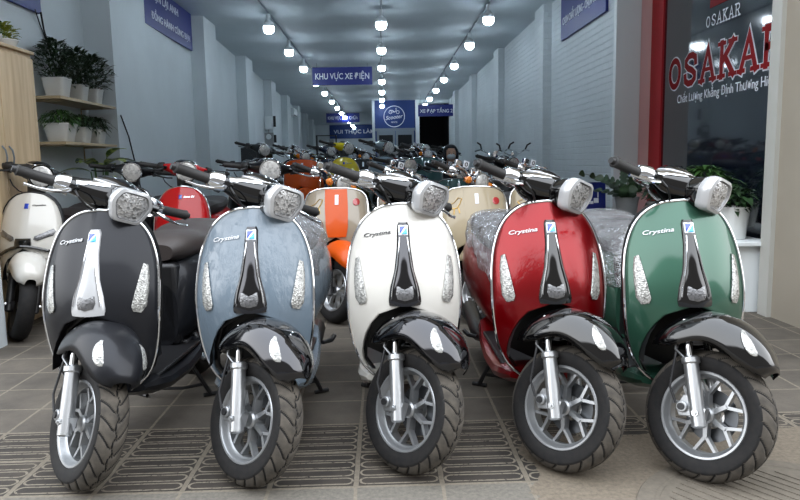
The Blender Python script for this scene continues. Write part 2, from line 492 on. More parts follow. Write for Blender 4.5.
def make_scooter(kind, hi, film_cover=False):
    root = thing('motor_scooter', 'scooter', 'scooter')
    body, fen, tie, seat, pan = M['ph_body'], M['ph_fender'], M['ph_tie'], M['ph_seat'], M['ph_panel']
    st = {}
    def S(o): st[o.name] = o; o['_s'] = 1; return o
    # front wheel
    w = S(rim_mesh(hi).build('front_wheel', M['cast_silver'] if kind in ('modern',) else (M['satin_silver'] if kind == 'classic' else M['black_plastic']), root))
    tyre_mesh(hi).build('tyre', [M['tyre'], M['tread'], M['tyre_groove']] if hi else [M['tyre'], M['tyre']], w, angle=50)
    if hi: disc_mesh().build('brake_disc', M['disc_steel'], w)
    # fork legs
    fm = M['satin_silver'] if kind == 'modern' else M['black_plastic']
    for sx in (-1, 1):
        x = sx*.078; mb = MB(); lo = lambda z, r, dy=-.028: (x, axis_y(z)+dy, z)
        A = [(x, axis_y(z)-.028, z) for z in (.185, .19, .30, .385, .39, .405, .41)]
        mb.tube(A, [.016, .0245, .0255, .0255, .031, .031, .022], 18)
        mb.box((x-sx*.012, .004, .232), (.03, .05, .045))
        f = S(mb.build('fork_leg', fm, root))
        mb = MB().cyl((x, axis_y(.40)-.028, .40), (x, axis_y(.53)-.028, .53), .0145, seg=16)
        mb.build('fork_tube', M['chrome'] if kind == 'modern' else M['black_plastic'], f)
        mb = MB().cyl((x+sx*.006, .0, .232), (x+sx*.028, .0, .232), .013, seg=6); mb.cyl((x+sx*.020, .0, .232), (x+sx*.034, .0, .232), .006, seg=8)
        mb.build('axle_nut', M['satin_silver'], f)
    if hi:
        mb = MB(); mb.prism([(-.0, -.03), (.05, -.045), (.07, -.02), (.055, .03), (.02, .045), (-.005, .02)], .018, frame((-.086, .01, .245), (0, 1, 0), (0, 0, 1)))
        mb.cyl((-.098, .055, .235), (-.06, .055, .235), .02, seg=14)
        cal = S(mb.build('brake_caliper', M['cast_silver'], root, bevel=.003))
        MB().cyl((-.104, .055, .235), (-.090, .055, .235), .012, seg=14).build('caliper_bore', M['black_plastic'], cal)
        hose = [(-.10, .075, .24), (-.105, .11, .29), (-.10, .12, .36), (-.095, .13, .44), (-.075, .165, .50)]
        S(MB().tube(hose, .0045, 8).build('brake_hose', M['black_plastic'], root))
        mb = MB().tube([(-.085, .10, .40), (-.10, .13, .42), (-.10, .14, .47), (-.085, .15, .50)], .008, 8, flat=.5)
        S(mb.build('hose_bracket', M['cast_silver'], root))
    # fender
    f = S(fender_mesh(hi, .0 if kind == 'modern' else .015).build('front_fender', fen, root, thick=.004, out=(0, 0, 1), merge=.0003))
    if hi:
        for sx in (-1, 1):
            n = 24; rings = []
            def fs(yy, zz):   # half width of the fender at a given height
                u = (FY0-yy)/FYL
                t = min(1, max(0, (zz-sinterp(FZB, u))/(sinterp(FZT, u)-sinterp(FZB, u))))
                ca = t**1.25; sa = math.sqrt(max(0, 1-ca*ca)); return sinterp(FHW, u)*sa**.72
            for sc, dx in ((1.04, -.004), (1, .012), (.85, .017), (.3, .019)):
                L = []
                for k in range(n):
                    t = 2*PI*k/n; a_, b_ = .054*sc*math.cos(t), .019*sc*math.sin(t)*(1+.35*math.cos(t))
                    yy, zz = -.094-a_*.66-b_*.5, .518-a_*.70+b_*.66
                    L.append((sx*(fs(yy, zz)+dx), yy, zz))
                rings.append(L)
            MB().loft(rings).build('side_reflector', M['lens_small'], f)
    # leg shield
    sh = Shield(W_MODERN if kind != 'classic' else W_CLASSIC, .97 if kind != 'classic' else .95, ridge=.014 if kind != 'classic' else .006, curl=.10 if kind != 'classic' else .07)
    s = sh.mesh(16 if hi else 8, 14 if hi else 6).build('leg_shield', body, root, merge=.0005, thick=.012, angle=50, out=(0, -1, 0))
    MB().tube(sh.edge(24 if hi else 10), .0055, 8).build('shield_trim', M['chrome'] if kind != 'white' else M['black_plastic'], s)
    sh.mesh(8, 6, off=.055, scale=.97).build('inner_panel', M['inner_plastic'], root, merge=.0005, thick=.01, out=(0, 1, 0))
    # wheel arch liner
    mb = MB(); P = []
    for k in range(13):
        a = PI*k/12; P.append([(-.168*math.cos(a), y, max(.30, .38+.215*math.sin(a))) for y in (.14, .21, .30, .35)])
    mb.grid(P); L = [p[-1] for p in P]; o = len(mb.v); mb.v += L+[(0, .35, .30)]
    for i in range(12): mb.f.append((o+i, o+i+1, o+13)); mb.mi.append(0)
    mb.build('wheel_arch_liner', M['inner_plastic'], root)
    if kind == 'modern':
        t = sh.strip([(.595, -.058, .058), (.612, -.062, .062), (.66, -.055, .055), (.72, -.038, .038), (.81, -.026, .026), (.888, -.023, .023), (.900, -.017, .017)], .002, .010).build('centre_strip', tie, s, angle=60)
        for sx in (-1, 1):
            pts = []
            for i in range(14):
                z = .63+.215*i/13; x = sx*interp([(.63, .05), (.66, .046), (.74, .027), (.84, .015), (.92, .012)], z)
                pts.append((x, sh.y(x, z)-.0135, z))
            MB().tube(pts, .0028, 6).build('strip_moulding', M['chrome'], s)
        sh.decal([(-.030, .668), (.030, .668), (.034, .640), (.028, .622), (0, .616), (-.028, .622), (-.034, .640)], .012, .003).build('horn_grille', M['smoke_lens'], s)
        q = .0175
        sh.decal([(-q, .853), (q, .853), (q, .890), (-q, .890)], .012, .003).build('badge', M['badge_white'], s)
        sh.decal([(-q*.8, .858), (-q*.8, .886), (q*.5, .886)], .0158, .001).build('badge_emblem', M['badge_blue'], s)
        sh.decal([(-q*.4, .858), (q*.8, .858), (q*.8, .882)], .0158, .001).build('badge_emblem', M['badge_cyan'], s)
        sh.text('Crystina', -.100, .855, .105, R(9), h=.019).build('emblem_lettering', M['letter_silver'], s)
        for sx in (-1, 1):
            pl = [(.004, .770), (.018, .762), (.024, .72), (.025, .67), (.021, .615), (.006, .592), (-.018, .600), (-.023, .618), (-.012, .68)]
            poly = [(sx*(.178-(.0)+(-x)*-1*1.0), z) for x, z in pl]
            poly = [(sx*(.168+x), z) for x, z in pl]
            sh.decal(poly, .0, .009).build('turn_signal', M['lens_small'], s)
    elif kind == 'classic':
        t = sh.strip([(.60, -.055, .075), (.66, -.070, .088), (.80, -.078, .090), (.94, -.078, .084)], .0, .007, 10).build('front_panel', pan, s, angle=60)
        sh.decal([(-.004, .83), (.022, .83), (.022, .90), (-.004, .90)], .009, .002).build('vent_badge', M['badge_white'], s)
        sh.decal([(.15+.026*math.cos(2*PI*k/14), .845+.026*math.sin(2*PI*k/14)) for k in range(14)], .0, .004).build('round_badge', M['red_badge'], s)
        mb = MB()
        for pts in ([(-.185, .82), (-.15, .835), (-.12, .87), (-.095, .865), (-.11, .83), (-.13, .80), (-.165, .795), (-.185, .82)], [(-.15, .795), (-.155, .755)], [(-.12, .80), (-.115, .765)]):
            mb.tube([(x, sh.y(x, z)-.001, z) for x, z in pts], .005, 6, flat=.6)
        mb.build('gold_sticker', M['gold'], s)
    elif kind == 'round':
        sh.decal([(-.012, .873), (.012, .873), (.012, .903), (-.012, .903)], .0, .003).build('badge', M['badge_blue'], s)
        sh.text('Roma SX', .065, .888, .08, R(0), h=.014).build('emblem_lettering', M['chrome'], s)
    elif kind == 'white':
        sh.decal([(-.014, .86), (.014, .86), (.014, .895), (-.014, .895)], .0, .003).build('badge', M['badge_blue'], s)
        sh.text('Crystina', .075, .88, .08, R(-1), h=.012).build('emblem_lettering', M['black_plastic'], s)
        for sx in (-1, 1):
            sh.decal([(sx*a, b_) for a, b_ in [(.065, .655), (.07, .675), (.17, .72), (.185, .70), (.175, .675), (.09, .645)]], .0, .006).build('turn_signal', M['smoke_lens'], s)
        sh.decal([(-.05, .665), (.05, .665), (.055, .62), (.03, .60), (-.03, .60), (-.055, .62)], .004, .012).build('horn_grille', M['black_gloss'], s)
        MB().tube([(x, sh.y(x, .6)-.02+abs(x)*.1, .615-.9*abs(x)**1.6) for x in [-.19+.038*k for k in range(11)]], .011, 8).build('shield_lip', M['black_gloss'], s)
    # handlebar unit
    zc = 1.10 if kind in ('round', 'white') else 1.012; ya = axis_y(zc)
    if kind == 'classic':
        mb = MB(); pts = [(-.20, ya+.02, 1.05), (-.12, ya, 1.05), (-.05, ya-.01, 1.02), (.05, ya-.01, 1.02), (.12, ya, 1.05), (.20, ya+.02, 1.05)]
        mb.tube(pts, .013, 10)
        nac = S(mb.build('handlebar', M['chrome'], root))
        mb = MB(); mb.cyl((0, axis_y(.93), .93), (0, axis_y(1.03), 1.03), .035, .03, 14); mb.build('steering_neck', M['black_plastic'], nac)
        hx, hy, hz, hr = 0, ya-.10, .985, .062
        h = S(MB().lathe([(.09, .0), (.09, .02), (.05, hr*.8), (.01, hr), (-.008, hr*1.06), (-.018, hr*1.04), (-.018, hr*.92)], (hx, hy, hz), 'Y', 28).build('headlight', M['chrome'], root))
        MB().lathe([(-.016, hr*.93), (-.026, hr*.7), (-.032, hr*.35), (-.034, 0)], (hx, hy, hz), 'Y', 28).build('headlight_lens', M['lens_round'], h)
        for sx in (-1, 1):
            mb = MB().lathe([(.03, 0), (.028, .018), (-.01, .028), (-.02, .024), (-.026, .012), (-.028, 0)], (sx*.105, hy+.02, .975), 'Y', 16)
            a = S(mb.build('turn_signal', M['amber'], root))
            MB().cyl((sx*.105, hy+.03, .975), (sx*.03, ya-.03, 1.0), .007, seg=8).build('signal_stalk', M['chrome'], a)
        dash = S(MB().lathe([(-.03, .03), (.0, .048), (.018, .048), (.024, .04), (.024, 0)], (0, ya-.02, 1.055), 'Z', 24).build('speedometer', M['chrome'], root))
        mb = MB().box((-.165, ya+.0, 1.078), (.05, .03, .045)); S(mb.build('switch_housing', M['chrome'], root, bevel=.006))
        mb = MB().box((-.10, ya-.018, 1.083), (.048, .004, .048))
        tg = S(mb.build('hang_tag', M['badge_white'], root, smooth=False))
        mb = MB().lathe([(-.003, .010), (-.003, .015), (0, .015), (0, .010)], (-.10, ya-.0205, 1.083), 'Y', 14, closed=True); mb.build('tag_mark', M['black_plastic'], tg)
    else:
        nm = {'modern': M['black_gloss'], 'round': M['ph_panel'], 'white': M['black_plastic']}[kind]
        nac = S(nacelle_mesh(hi, zc).build('handlebar_cover', nm, root))
        mb = MB().tube([(0, axis_y(z)+dy, z) for z, dy in ((.90, .0), (.95, 0), (zc-.03, -.01))], [.062, .055, .07], 18); mb.build('steering_neck', M['black_plastic'], nac)
        # instrument pod
        L = [[(x*sc, ya-.01+y*sc*.8+dy, zc+.05+dz) for x, y in circ(.085, 20)] for sc, dz, dy in ((1.0, -.03, 0), (1, .0, .0), (.93, .012, .006), (.6, .026, .012), (.2, .03, .012))]
        p = MB().loft(L).build('instrument_pod', M['black_gloss'], nac)
        MB().tube([(.087*math.cos(a), ya-.01+.070*math.sin(a), zc+.049) for a in [2*PI*k/24 for k in range(24)]], .006, 6, closed=True).build('pod_rim', M['white_trim'] if kind == 'modern' else M['chrome'], nac)
        hy = ya-(.178 if kind == 'modern' else .150)
        if kind == 'modern':
            hp = hex_poly(.163, .131); hz = 1.003
            h = rings_y(hp, [(.60, .05), (.86, .040), (.93, .026), (1.0, .012), (1.0, -.006), (.955, -.018), (.80, -.022), (.76, -.010), (.70, -.008)], 0, hy, hz, R(-8)).build('headlight', M['white_trim'], root, angle=30)
            S(h)
            rings_y(hp, [(.70, .10), (.88, .07), (.90, .030), (.5, .029)], 0, hy, hz, R(-8)).build('headlight_housing', M['black_gloss'], h)
            rings_y(hp, [(.745, .0), (.745, -.016), (.70, -.019), (.4, -.023), (.1, -.024)], 0, hy, hz, R(-8)).build('headlight_lens', M['lens'], h)
            for sx in (-1, 1):   # bright accent lines along the front of the cover
                P = []
                for i in range(9):
                    x = .055+.10*i/8
                    tb = [(0, .100, .068, -.022, -.004), (.045, .090, .064, -.018, -.004), (.09, .062, .050, -.008, -.004), (.13, .040, .034, .006, 0), (.17, .030, .027, .012, 0)]
                    ry, rz, dy, dz = [sinterp([(t[0], t[k]) for t in tb], x) for k in (1, 2, 3, 4)]
                    P.append([(sx*x, ya+dy-(ry+.0035)*math.cos(a)**.85, zc+dz+(rz+.0035)*math.sin(a)**.85) for a in [R(d) for d in ((38, 46, 54, 62, 70) if i < 6 else (25, 34, 44, 54, 64))]])
                MB().grid(P).build('nacelle_accent', M['chrome'], nac)
        else:
            hz, hr = 1.085, .074
            h = S(MB().lathe([(.10, hr*.8), (.03, hr*1.05), (-.0, hr*1.12), (-.014, hr*1.10), (-.016, hr*.96)], (0, hy+.01, hz), 'Y', 28).build('headlight', M['chrome'] if kind == 'round' else M['black_gloss'], root))
            MB().lathe([(-.014, hr*.97), (-.020, hr*.7), (-.024, hr*.35), (-.025, 0)], (0, hy+.01, hz), 'Y', 28).build('headlight_lens', M['lens_round'], h)
    for sx in (-1, 1):
        # grip, end cap, lever and its collar
        g0, g1 = Vector((sx*.215, ya+.028, zc+.0)), Vector((sx*.345, ya+.050, zc+.004))
        d = g1-g0
        if kind == 'classic': g0.z += .012; g1.z += .02
        pts = [g0+(g1-g0)*t for t in (0, .04, .08, .5, .9, .97, 1)]
        g = S(MB().tube(pts, [.019, .022, .0195, .019, .0195, .022, .018], 16).build('grip', M['grip_rubber'], root))
        MB().cyl(g1, g1+d.normalized()*.014, .015, .012, 14).build('bar_end', M['black_plastic'] if kind != 'white' else M['white_trim'], g)
        c0, c1 = Vector((sx*.165, ya+.014, zc)), g0
        c = S(MB().tube([c0, c0.lerp(c1, .3), c0.lerp(c1, .8), c1], [.040, .039, .033, .023], 16).build('bar_collar', M['chrome'] if kind in ('modern', 'classic') else M['black_plastic'], root))
        lv = [(sx*.165, ya-.030, zc-.008), (sx*.200, ya-.060, zc-.022), (sx*.245, ya-.056, zc-.032), (sx*.285, ya-.036, zc-.036), (sx*.318, ya-.022, zc-.034), (sx*.325, ya-.018, zc-.034)]
        l = S(MB().tube(lv, [.011, .011, .009, .0075, .007, .009], 10, flat=.75).build('brake_lever', M['chrome'] if kind in ('modern', 'classic') else M['black_plastic'], root))
        mb = MB().tube([(sx*.150, ya+.0, zc+.0), (sx*.158, ya-.035, zc+.0), (sx*.175, ya-.046, zc)], [.016, .015, .012], 10); mb.build('lever_perch', M['black_gloss'], l)
    # cable loop under the left grip
    if kind != 'modern' or hi:
        S(MB().tube([(-.17, ya-.03, 1.02), (-.15, ya-.07, .985), (-.11, ya-.07, .955), (-.06, ya-.04, .94), (-.03, ya, .93)], .004, 6).build('control_cable', M['black_plastic'], root))
    # body
    mb = MB(); L = []
    for y, w_, z0, z1 in ((.20, .155, .27, .31), (.27, .185, .235, .325), (.38, .195, .215, .30), (.60, .195, .205, .285), (.80, .185, .215, .30), (.95, .17, .26, .36)):
        L.append([(w_*math.copysign(abs(math.cos(a))**.6, math.cos(a)), y, (z0+z1)/2+(z1-z0)/2*math.copysign(abs(math.sin(a))**.7, math.sin(a))) for a in [2*PI*k/16 for k in range(16)]])
    mb.loft(L); mb.build('underbody', body, root)
    MB().box((0, .58, .300), (.33, .52, .018)).build('floor_mat', M['inner_plastic'], root, bevel=.006)
    cowl_mesh(hi).build('rear_body', body, root)
    sx_ = seat_mesh(hi).build('seat', seat, root)
    if hi: MB().tube([(.168*math.cos(a)**1, 1.17+.40*math.sin(a), .752) for a in [2*PI*k/32 for k in range(32)]], .004, 6, closed=True).build('seat_trim', M['chrome'], sx_)
    mb = MB(); mb.box((0, .78, .50), (.20, .08, .38)); mb.build('seat_front_panel', M['inner_plastic'], root, bevel=.02)
    # rear wheel
    T = Matrix.Translation((0, 1.27, .012))
    rw = rim_mesh(False); rw.v = [tuple(T @ Vector(p)) for p in rw.v]; rw = rw.build('rear_wheel', M['black_plastic'] if kind != 'modern' else M['cast_silver'], root)
    ty = tyre_mesh(False); ty.v = [tuple(T @ Vector(p)) for p in ty.v]; ty.build('tyre', [M['tyre'], M['tyre']], rw)
    mb = MB(); mb.tube([(.10, .86, .30), (.12, 1.0, .26), (.12, 1.27, .25)], [.05, .06, .05], 12); mb.box((.02, .90, .26), (.2, .22, .12)); mb.build('engine', M['black_plastic'], root, bevel=.01)
    mb = MB().tube([(-.11, .95, .22), (-.14, 1.15, .22), (-.14, 1.55, .27), (-.14, 1.58, .27)], [.015, .045, .045, .03], 12); mb.build('exhaust', M['black_plastic'], root)
    mb = MB().tube([(-.17, .93, .008), (-.15, .90, .07), (-.09, .88, .19), (.09, .88, .19), (.15, .90, .07), (.17, .93, .008)], .011, 8); mb.tube([(-.20, .95, .010), (-.14, .91, .010)], .010, 8); mb.tube([(.14, .91, .010), (.20, .95, .010)], .010, 8)
    mb.tube([(-.145, .90, .07), (-.05, .885, .055), (.05, .885, .055), (.145, .90, .07)], .008, 8)
    mb.build('centre_stand', M['black_plastic'], root)
    mb = MB().lathe([(0, 0), (0, .03), (.02, .035), (.03, .02), (.03, 0)], (0, 1.60, .66), 'Y', 16); mb.build('tail_lamp', M['red_badge'], root)
    if hi:
        for sx in (-1, 1):
            MB().tube([(sx*.19, .86, .275), (sx*.225, .92, .27), (sx*.235, 1.0, .27)], [.010, .012, .012], 8).build('foot_peg', M['black_plastic'], root)
    if film_cover:
        seat_mesh(True, .022).build('plastic_seat_cover', M['film'], root, angle=180)
    return root
def finish_steer(root, t, root_src=None):
    """turn every steered part of a scooter by t"""
    for c in root.children:
        if c.get('_s'): c.matrix_local = steer(t)
def place(proto, x, y, heading, turn, label, group, remap, z=0., name=None):
    c = copy_tree(proto, None, remap); c.location = (x, y, z); c.rotation_euler = (0, 0, heading)
    finish_steer(c, turn); c['label'] = label
    if group: c['group'] = group
    return c
M['red_badge'] = solid('red_badge', (168, 24, 30), .3, coat=1)
M['gold'] = solid('gold_sticker', (196, 160, 90), .35, .5)
# ------------------------------------------------------------------ the place
FLOORH = 3.33; PLAT = .24
XL, XR = -2.98, 2.48
def wall_mat(name, rgb, brick=False):
    m, nt, b = new_mat(name); c = lin(rgb)
    n = noise_node(nt, .9, 5, .6); r = ramp(nt, n.outputs[0], [(.3, tuple(v*.86 for v in c)), (.75, c)])
    nt.links.new(r.outputs[0], b.inputs['Base Color']); b.inputs['Roughness'].default_value = .7
    if brick:
        tc = nt.nodes.new('ShaderNodeTexCoord'); mp = nt.nodes.new('ShaderNodeMapping')
        sp = nt.nodes.new('ShaderNodeSeparateXYZ'); cb = nt.nodes.new('ShaderNodeCombineXYZ')
        nt.links.new(tc.outputs['Object'], sp.inputs[0])
        add = nt.nodes.new('ShaderNodeMath'); add.operation = 'ADD'
        nt.links.new(sp.outputs[0], add.inputs[0]); nt.links.new(sp.outputs[1], add.inputs[1])
        nt.links.new(add.outputs[0], cb.inputs[0]); nt.links.new(sp.outputs[2], cb.inputs[1])
        br = nt.nodes.new('ShaderNodeTexBrick'); br.inputs['Scale'].default_value = 1
        br.inputs['Brick Width'].default_value = .22; br.inputs['Row Height'].default_value = .075; br.inputs['Mortar Size'].default_value = .008
        br.inputs['Mortar Smooth'].default_value = .6
        for k in ('Color1', 'Color2'): br.inputs[k].default_value = (1, 1, 1, 1)
        br.inputs['Mortar'].default_value = (0, 0, 0, 1)
        n2 = noise_node(nt, 5, 4, .6)
        ad = nt.nodes.new('ShaderNodeVectorMath'); ad.operation = 'SCALE'; ad.inputs['Scale'].default_value = .018
        nt.links.new(n2.outputs['Color'], ad.inputs[0]); a2 = nt.nodes.new('ShaderNodeVectorMath')
        nt.links.new(cb.outputs[0], a2.inputs[0]); nt.links.new(ad.outputs[0], a2.inputs[1]); nt.links.new(a2.outputs[0], br.inputs['Vector'])
        bump(nt, b, br.outputs['Color'], .8, .012)
    return m
M['wall'] = wall_mat('painted_plaster', (214, 222, 226))
M['brick'] = wall_mat('white_painted_brick', (216, 224, 228), True)
M['ceil'] = solid('ceiling_paint', (196, 206, 212), .75, nscale=1.2, nbump=0, var=.05)
M['pink'] = wall_mat('pale_pink_plaster', (236, 200, 198))
M['beige_wall'] = wall_mat('beige_rendered_wall', (158, 150, 136))
M['trim_white'] = solid('white_trim_paint', (228, 234, 236), .5)
M['red_frame'] = solid('red_frame', (176, 26, 36), .45)
M['sign_blue'] = solid('sign_blue', (8, 30, 118), .45)
M['sign_white'] = solid('sign_white', (226, 230, 240), .5)
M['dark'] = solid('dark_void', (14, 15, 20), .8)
M['board_blue'] = solid('board_blue', (16, 52, 116), .5)
M['alu'] = solid('grey_aluminium', (120, 130, 140), .4, .6)
M['pot_white'] = solid('white_ceramic', (222, 224, 222), .35, coat=.5)
M['pot_grey'] = solid('grey_ceramic', (150, 152, 152), .5)
M['soil'] = solid('soil', (48, 36, 28), .95, nscale=60, nbump=.6)
M['shelf_wood'] = solid('shelf_wood', (176, 156, 124), .5, nscale=8, nbump=.05, var=.12, nsc=(1, 1, 12))
M['leaf_dark'] = solid('dark_leaf', (38, 62, 34), .45, nscale=14, nbump=0, var=.35)
M['leaf_mid'] = solid('mid_green_leaf', (62, 98, 46), .45, nscale=14, nbump=0, var=.3)
M['leaf_yellow'] = solid('yellow_green_leaf', (150, 158, 52), .5, nscale=14, nbump=0, var=.3)
m, nt, b = new_mat('variegated_leaf'); n = noise_node(nt, 22, 4, .6)
r = ramp(nt, n.outputs[0], [(.44, lin((50, 84, 36))), (.56, lin((170, 184, 96)))]); nt.links.new(r.outputs[0], b.inputs['Base Color']); b.inputs['Roughness'].default_value = .4; M['leaf_var'] = m
m, nt, b = new_mat('ash_wood_laminate'); n = noise_node(nt, 3, 6, .6, sc=(6, 6, .5))
r = ramp(nt, n.outputs[0], [(.3, lin((176, 152, 118))), (.7, lin((206, 184, 150)))]); nt.links.new(r.outputs[0], b.inputs['Base Color']); b.inputs['Roughness'].default_value = .5; M['wood'] = m

# floor: 29.5 cm pavers, two courses of ribbed pavers, worn concrete at the right
def floor_material():
    m, nt, b = new_mat('pavement_tiles'); N = nt.nodes; Lk = nt.links
    tc = N.new('ShaderNodeTexCoord'); sp = N.new('ShaderNodeSeparateXYZ'); Lk.new(tc.outputs['Object'], sp.inputs[0])
    def mth(op, a, b_=None, c=None, clamp=False):
        n = N.new('ShaderNodeMath'); n.operation = op; n.use_clamp = clamp
        for i, v in enumerate((a, b_, c)):
            if v is None: continue
            if isinstance(v, (int, float)): n.inputs[i].default_value = v
            else: Lk.new(v, n.inputs[i])
        return n.outputs[0]
    wob = noise_node(nt, 9, 3, .6); wo = mth('MULTIPLY', mth('SUBTRACT', wob.outputs[0], .5), .008)
    X, Y = mth('ADD', sp.outputs[0], wo), mth('ADD', sp.outputs[1], wo)
    u = mth('DIVIDE', mth('ADD', X, .113+300*.305), .305); v = mth('DIVIDE', mth('SUBTRACT', Y, 2.267-29.2), .292)
    fu, fv = mth('FRACT', u), mth('FRACT', v)
    row = mth('FLOOR', v)
    def edge(f): return mth('MINIMUM', f, mth('SUBTRACT', 1, f))
    de = mth('MINIMUM', edge(fu), edge(fv))
    joint = mth('LESS_THAN', de, .030)
    jointn = mth('LESS_THAN', de, .020)
    # ribbed part: rows 100,101 are the ribbed ones
    rib = mth('MULTIPLY', mth('GREATER_THAN', row, 99.5), mth('LESS_THAN', row, 101.5))
    # pills: 3.? per tile along y, rounded ends along x
    iv = mth('MULTIPLY', mth('SUBTRACT', fv, .05), 4/.9); fiv = mth('FRACT', iv)
    dy = mth('MULTIPLY', mth('ABSOLUTE', mth('SUBTRACT', fiv, .5)), .9*.295/4)
    ax = mth('MULTIPLY', mth('ABSOLUTE', mth('SUBTRACT', fu, .5)), .30)
    dx = mth('MAXIMUM', mth('SUBTRACT', ax, .112), 0)
    dd = mth('SQRT', mth('ADD', mth('MULTIPLY', dx, dx), mth('MULTIPLY', dy, dy)))
    ring = mth('LESS_THAN', mth('ABSOLUTE', mth('SUBTRACT', dd, .0235)), .0042)
    n1 = noise_node(nt, 3.2, 6, .65); n2 = noise_node(nt, 60, 4, .7)
    base = ramp(nt, n1.outputs[0], [(.3, lin((66, 61, 55))), (.7, lin((94, 87, 78)))])
    ribc = ramp(nt, n1.outputs[0], [(.35, lin((40, 36, 32))), (.7, lin((66, 59, 52)))])
    jc = ramp(nt, n2.outputs[0], [(.3, lin((104, 96, 84))), (.7, lin((128, 120, 106)))])
    def mix(f, a, c):
        x = N.new('ShaderNodeMix'); x.data_type = 'RGBA'; Lk.new(f, x.inputs[0]) if not isinstance(f, float) else None
        Lk.new(a, x.inputs[6]); Lk.new(c, x.inputs[7]); return x.outputs[2]
    c = mix(rib, base.outputs[0], ribc.outputs[0])
    kerb = ramp(nt, n2.outputs[0], [(.3, lin((84, 80, 74))), (.7, lin((112, 107, 98)))])
    c = mix(mth('LESS_THAN', row, 99.5), c, kerb.outputs[0])
    wear = mth('GREATER_THAN', n2.outputs[0], .40)
    c = mix(mth('MULTIPLY', mth('MULTIPLY', ring, rib), wear), c, jc.outputs[0])
    c = mix(mth('MULTIPLY', mth('MAXIMUM', mth('MULTIPLY', joint, rib), jointn), .85), c, jc.outputs[0])
    # concrete patch with a ragged border
    pn = noise_node(nt, 4, 5, .6); px_ = mth('ADD', sp.outputs[0], mth('MULTIPLY', mth('SUBTRACT', pn.outputs[0], .5), .35))
    py_ = mth('ADD', sp.outputs[1], mth('MULTIPLY', mth('SUBTRACT', pn.outputs[0], .5), .25))
    patch = mth('MULTIPLY', mth('GREATER_THAN', px_, .52), mth('LESS_THAN', py_, 2.66))
    pc0 = ramp(nt, n2.outputs[0], [(.25, lin((84, 75, 64))), (.75, lin((120, 110, 96)))])
    c = mix(patch, c, pc0.outputs[0])
    Lk.new(c, b.inputs['Base Color']); b.inputs['Roughness'].default_value = .8
    hgt = mth('ADD', mth('MULTIPLY', mth('MAXIMUM', jointn, mth('MULTIPLY', ring, rib)), -.6), mth('MULTIPLY', n2.outputs[0], .5))
    bump(nt, b, hgt, .5, .006)
    return m
M['floor'] = floor_material()
def quad(name, pts, mat, **k):
    mb = MB(); mb.add(pts, [(0, 1, 2, 3)]); return mb.build(name, mat, smooth=False, **k)
def sbox(name, x0, x1, y0, y1, z0, z1, mat, bevel=0):
    return struct(MB().box(((x0+x1)/2, (y0+y1)/2, (z0+z1)/2), (x1-x0, y1-y0, z1-z0)).build(name, mat, smooth=False, bevel=bevel))
sbox('floor', -14, 14, -10, 41, -.2, 0, M['floor'])
YP = 8.58
M['tile_in'] = solid('indoor_floor_tile', (120, 118, 114), .35, nscale=3, nbump=0, var=.1)
sbox('floor_platform', -3.8, XR, YP, 40, 0.0, PLAT, M['tile_in'])
sbox('ceiling', -4.2, 3.4, 4.70, 41, FLOORH, FLOORH+.3, M['ceil'])
sbox('wall_left', XL-.3, XL, 4.72, 7.16, 0, FLOORH, M['wall'])
def XF(y): return -2.80-.033*(y-10.4)      # the left wall beyond the jog runs slightly outwards
mb = MB(); mb.prism([(XF(7.16), 7.16), (XF(41), 41), (XL-1.4, 41), (XL-1.4, 7.16)], FLOORH); struct(mb.build('wall_left_far', M['wall'], smooth=False))
sbox('wall_right', XR, XR+.08, 7.34, 25, 0, FLOORH, M['brick'])
sbox('wall_right_outer', XR+.5, XR+.8, 4.72, 7.42, 0, FLOORH, M['beige_wall'])
n_tr = [0]
def trim(*a, **k):
    n_tr[0] += 1; return sbox('trim_%d' % n_tr[0], *a, **k)
for y in (10.5, 14.3, 18.4, 22.4, 26.4, 30.5, 34.6): trim(XF(y)-.05, XF(y)+.21, y, y+.75, 0, FLOORH, M['wall'])
for y in (10.0, 13.8, 17.8, 21.8): trim(XR-.12, XR, y, y+.55, 0, FLOORH, M['brick'])
trim(XR, XR+.26, 7.26, 7.34, 0, FLOORH, M['trim_white'])           # corner strip
sbox('wall_right_return', XR+.26, XR+.52, 7.27, 7.34, 0, FLOORH, M['pink'])
trim(2.855, 2.95, 6.98, 7.27, 0, FLOORH, M['red_frame'])
# shopfront: lintel above the opening, canopy, outer pillars
sbox('wall_front_upper', -3.4, 3.4, 4.55, 4.72, FLOORH-.05, 7, M['beige_wall'])
sbox('wall_front_right', 2.72, 6.5, 3.2, 4.72, 0, 7, M['beige_wall'])
sbox('wall_front_left', -6.5, -2.445, 4.0, 4.36, 0, 7, M['wall'])
sbox('wall_left_near', -3.3, XL, 4.36, 4.72, 0, FLOORH, M['wall'])
sbox('ceiling_edge', -3.4, -2.5, 4.36, 4.55, FLOORH, 7, M['ceil'])
M['guide'] = solid('shutter_guide', (176, 176, 170), .5)
trim(2.688, 2.72, 4.62, 4.74, 0, FLOORH, M['guide'])
M['asphalt'] = solid('street_asphalt', (70, 70, 72), .85, nscale=30, nbump=.3)
sbox('floor_street', -40, 40, -40, -1.2, -.25, .004, M['asphalt'])
# back of the shop
YB = 24.9
sbox('wall_back', -.20, 1.26, YB, YB+.2, 0, FLOORH, M['board_blue'])
sbox('wall_back_post', 1.26, 1.40, YB-.1, YB+.3, 0, FLOORH, M['trim_white'])
sbox('wall_back_side', -.30, -.20, YB, 40, 0, FLOORH, M['wall'])
sbox('wall_far', -4.0, -.2, 40, 40.3, 0, FLOORH, M['wall'])
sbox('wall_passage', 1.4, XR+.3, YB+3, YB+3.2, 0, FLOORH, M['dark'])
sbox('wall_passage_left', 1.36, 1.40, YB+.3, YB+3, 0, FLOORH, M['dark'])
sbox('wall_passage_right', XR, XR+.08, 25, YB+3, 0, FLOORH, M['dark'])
trim(1.40, XR, YB, YB+.2, 3.2, FLOORH, M['wall'])
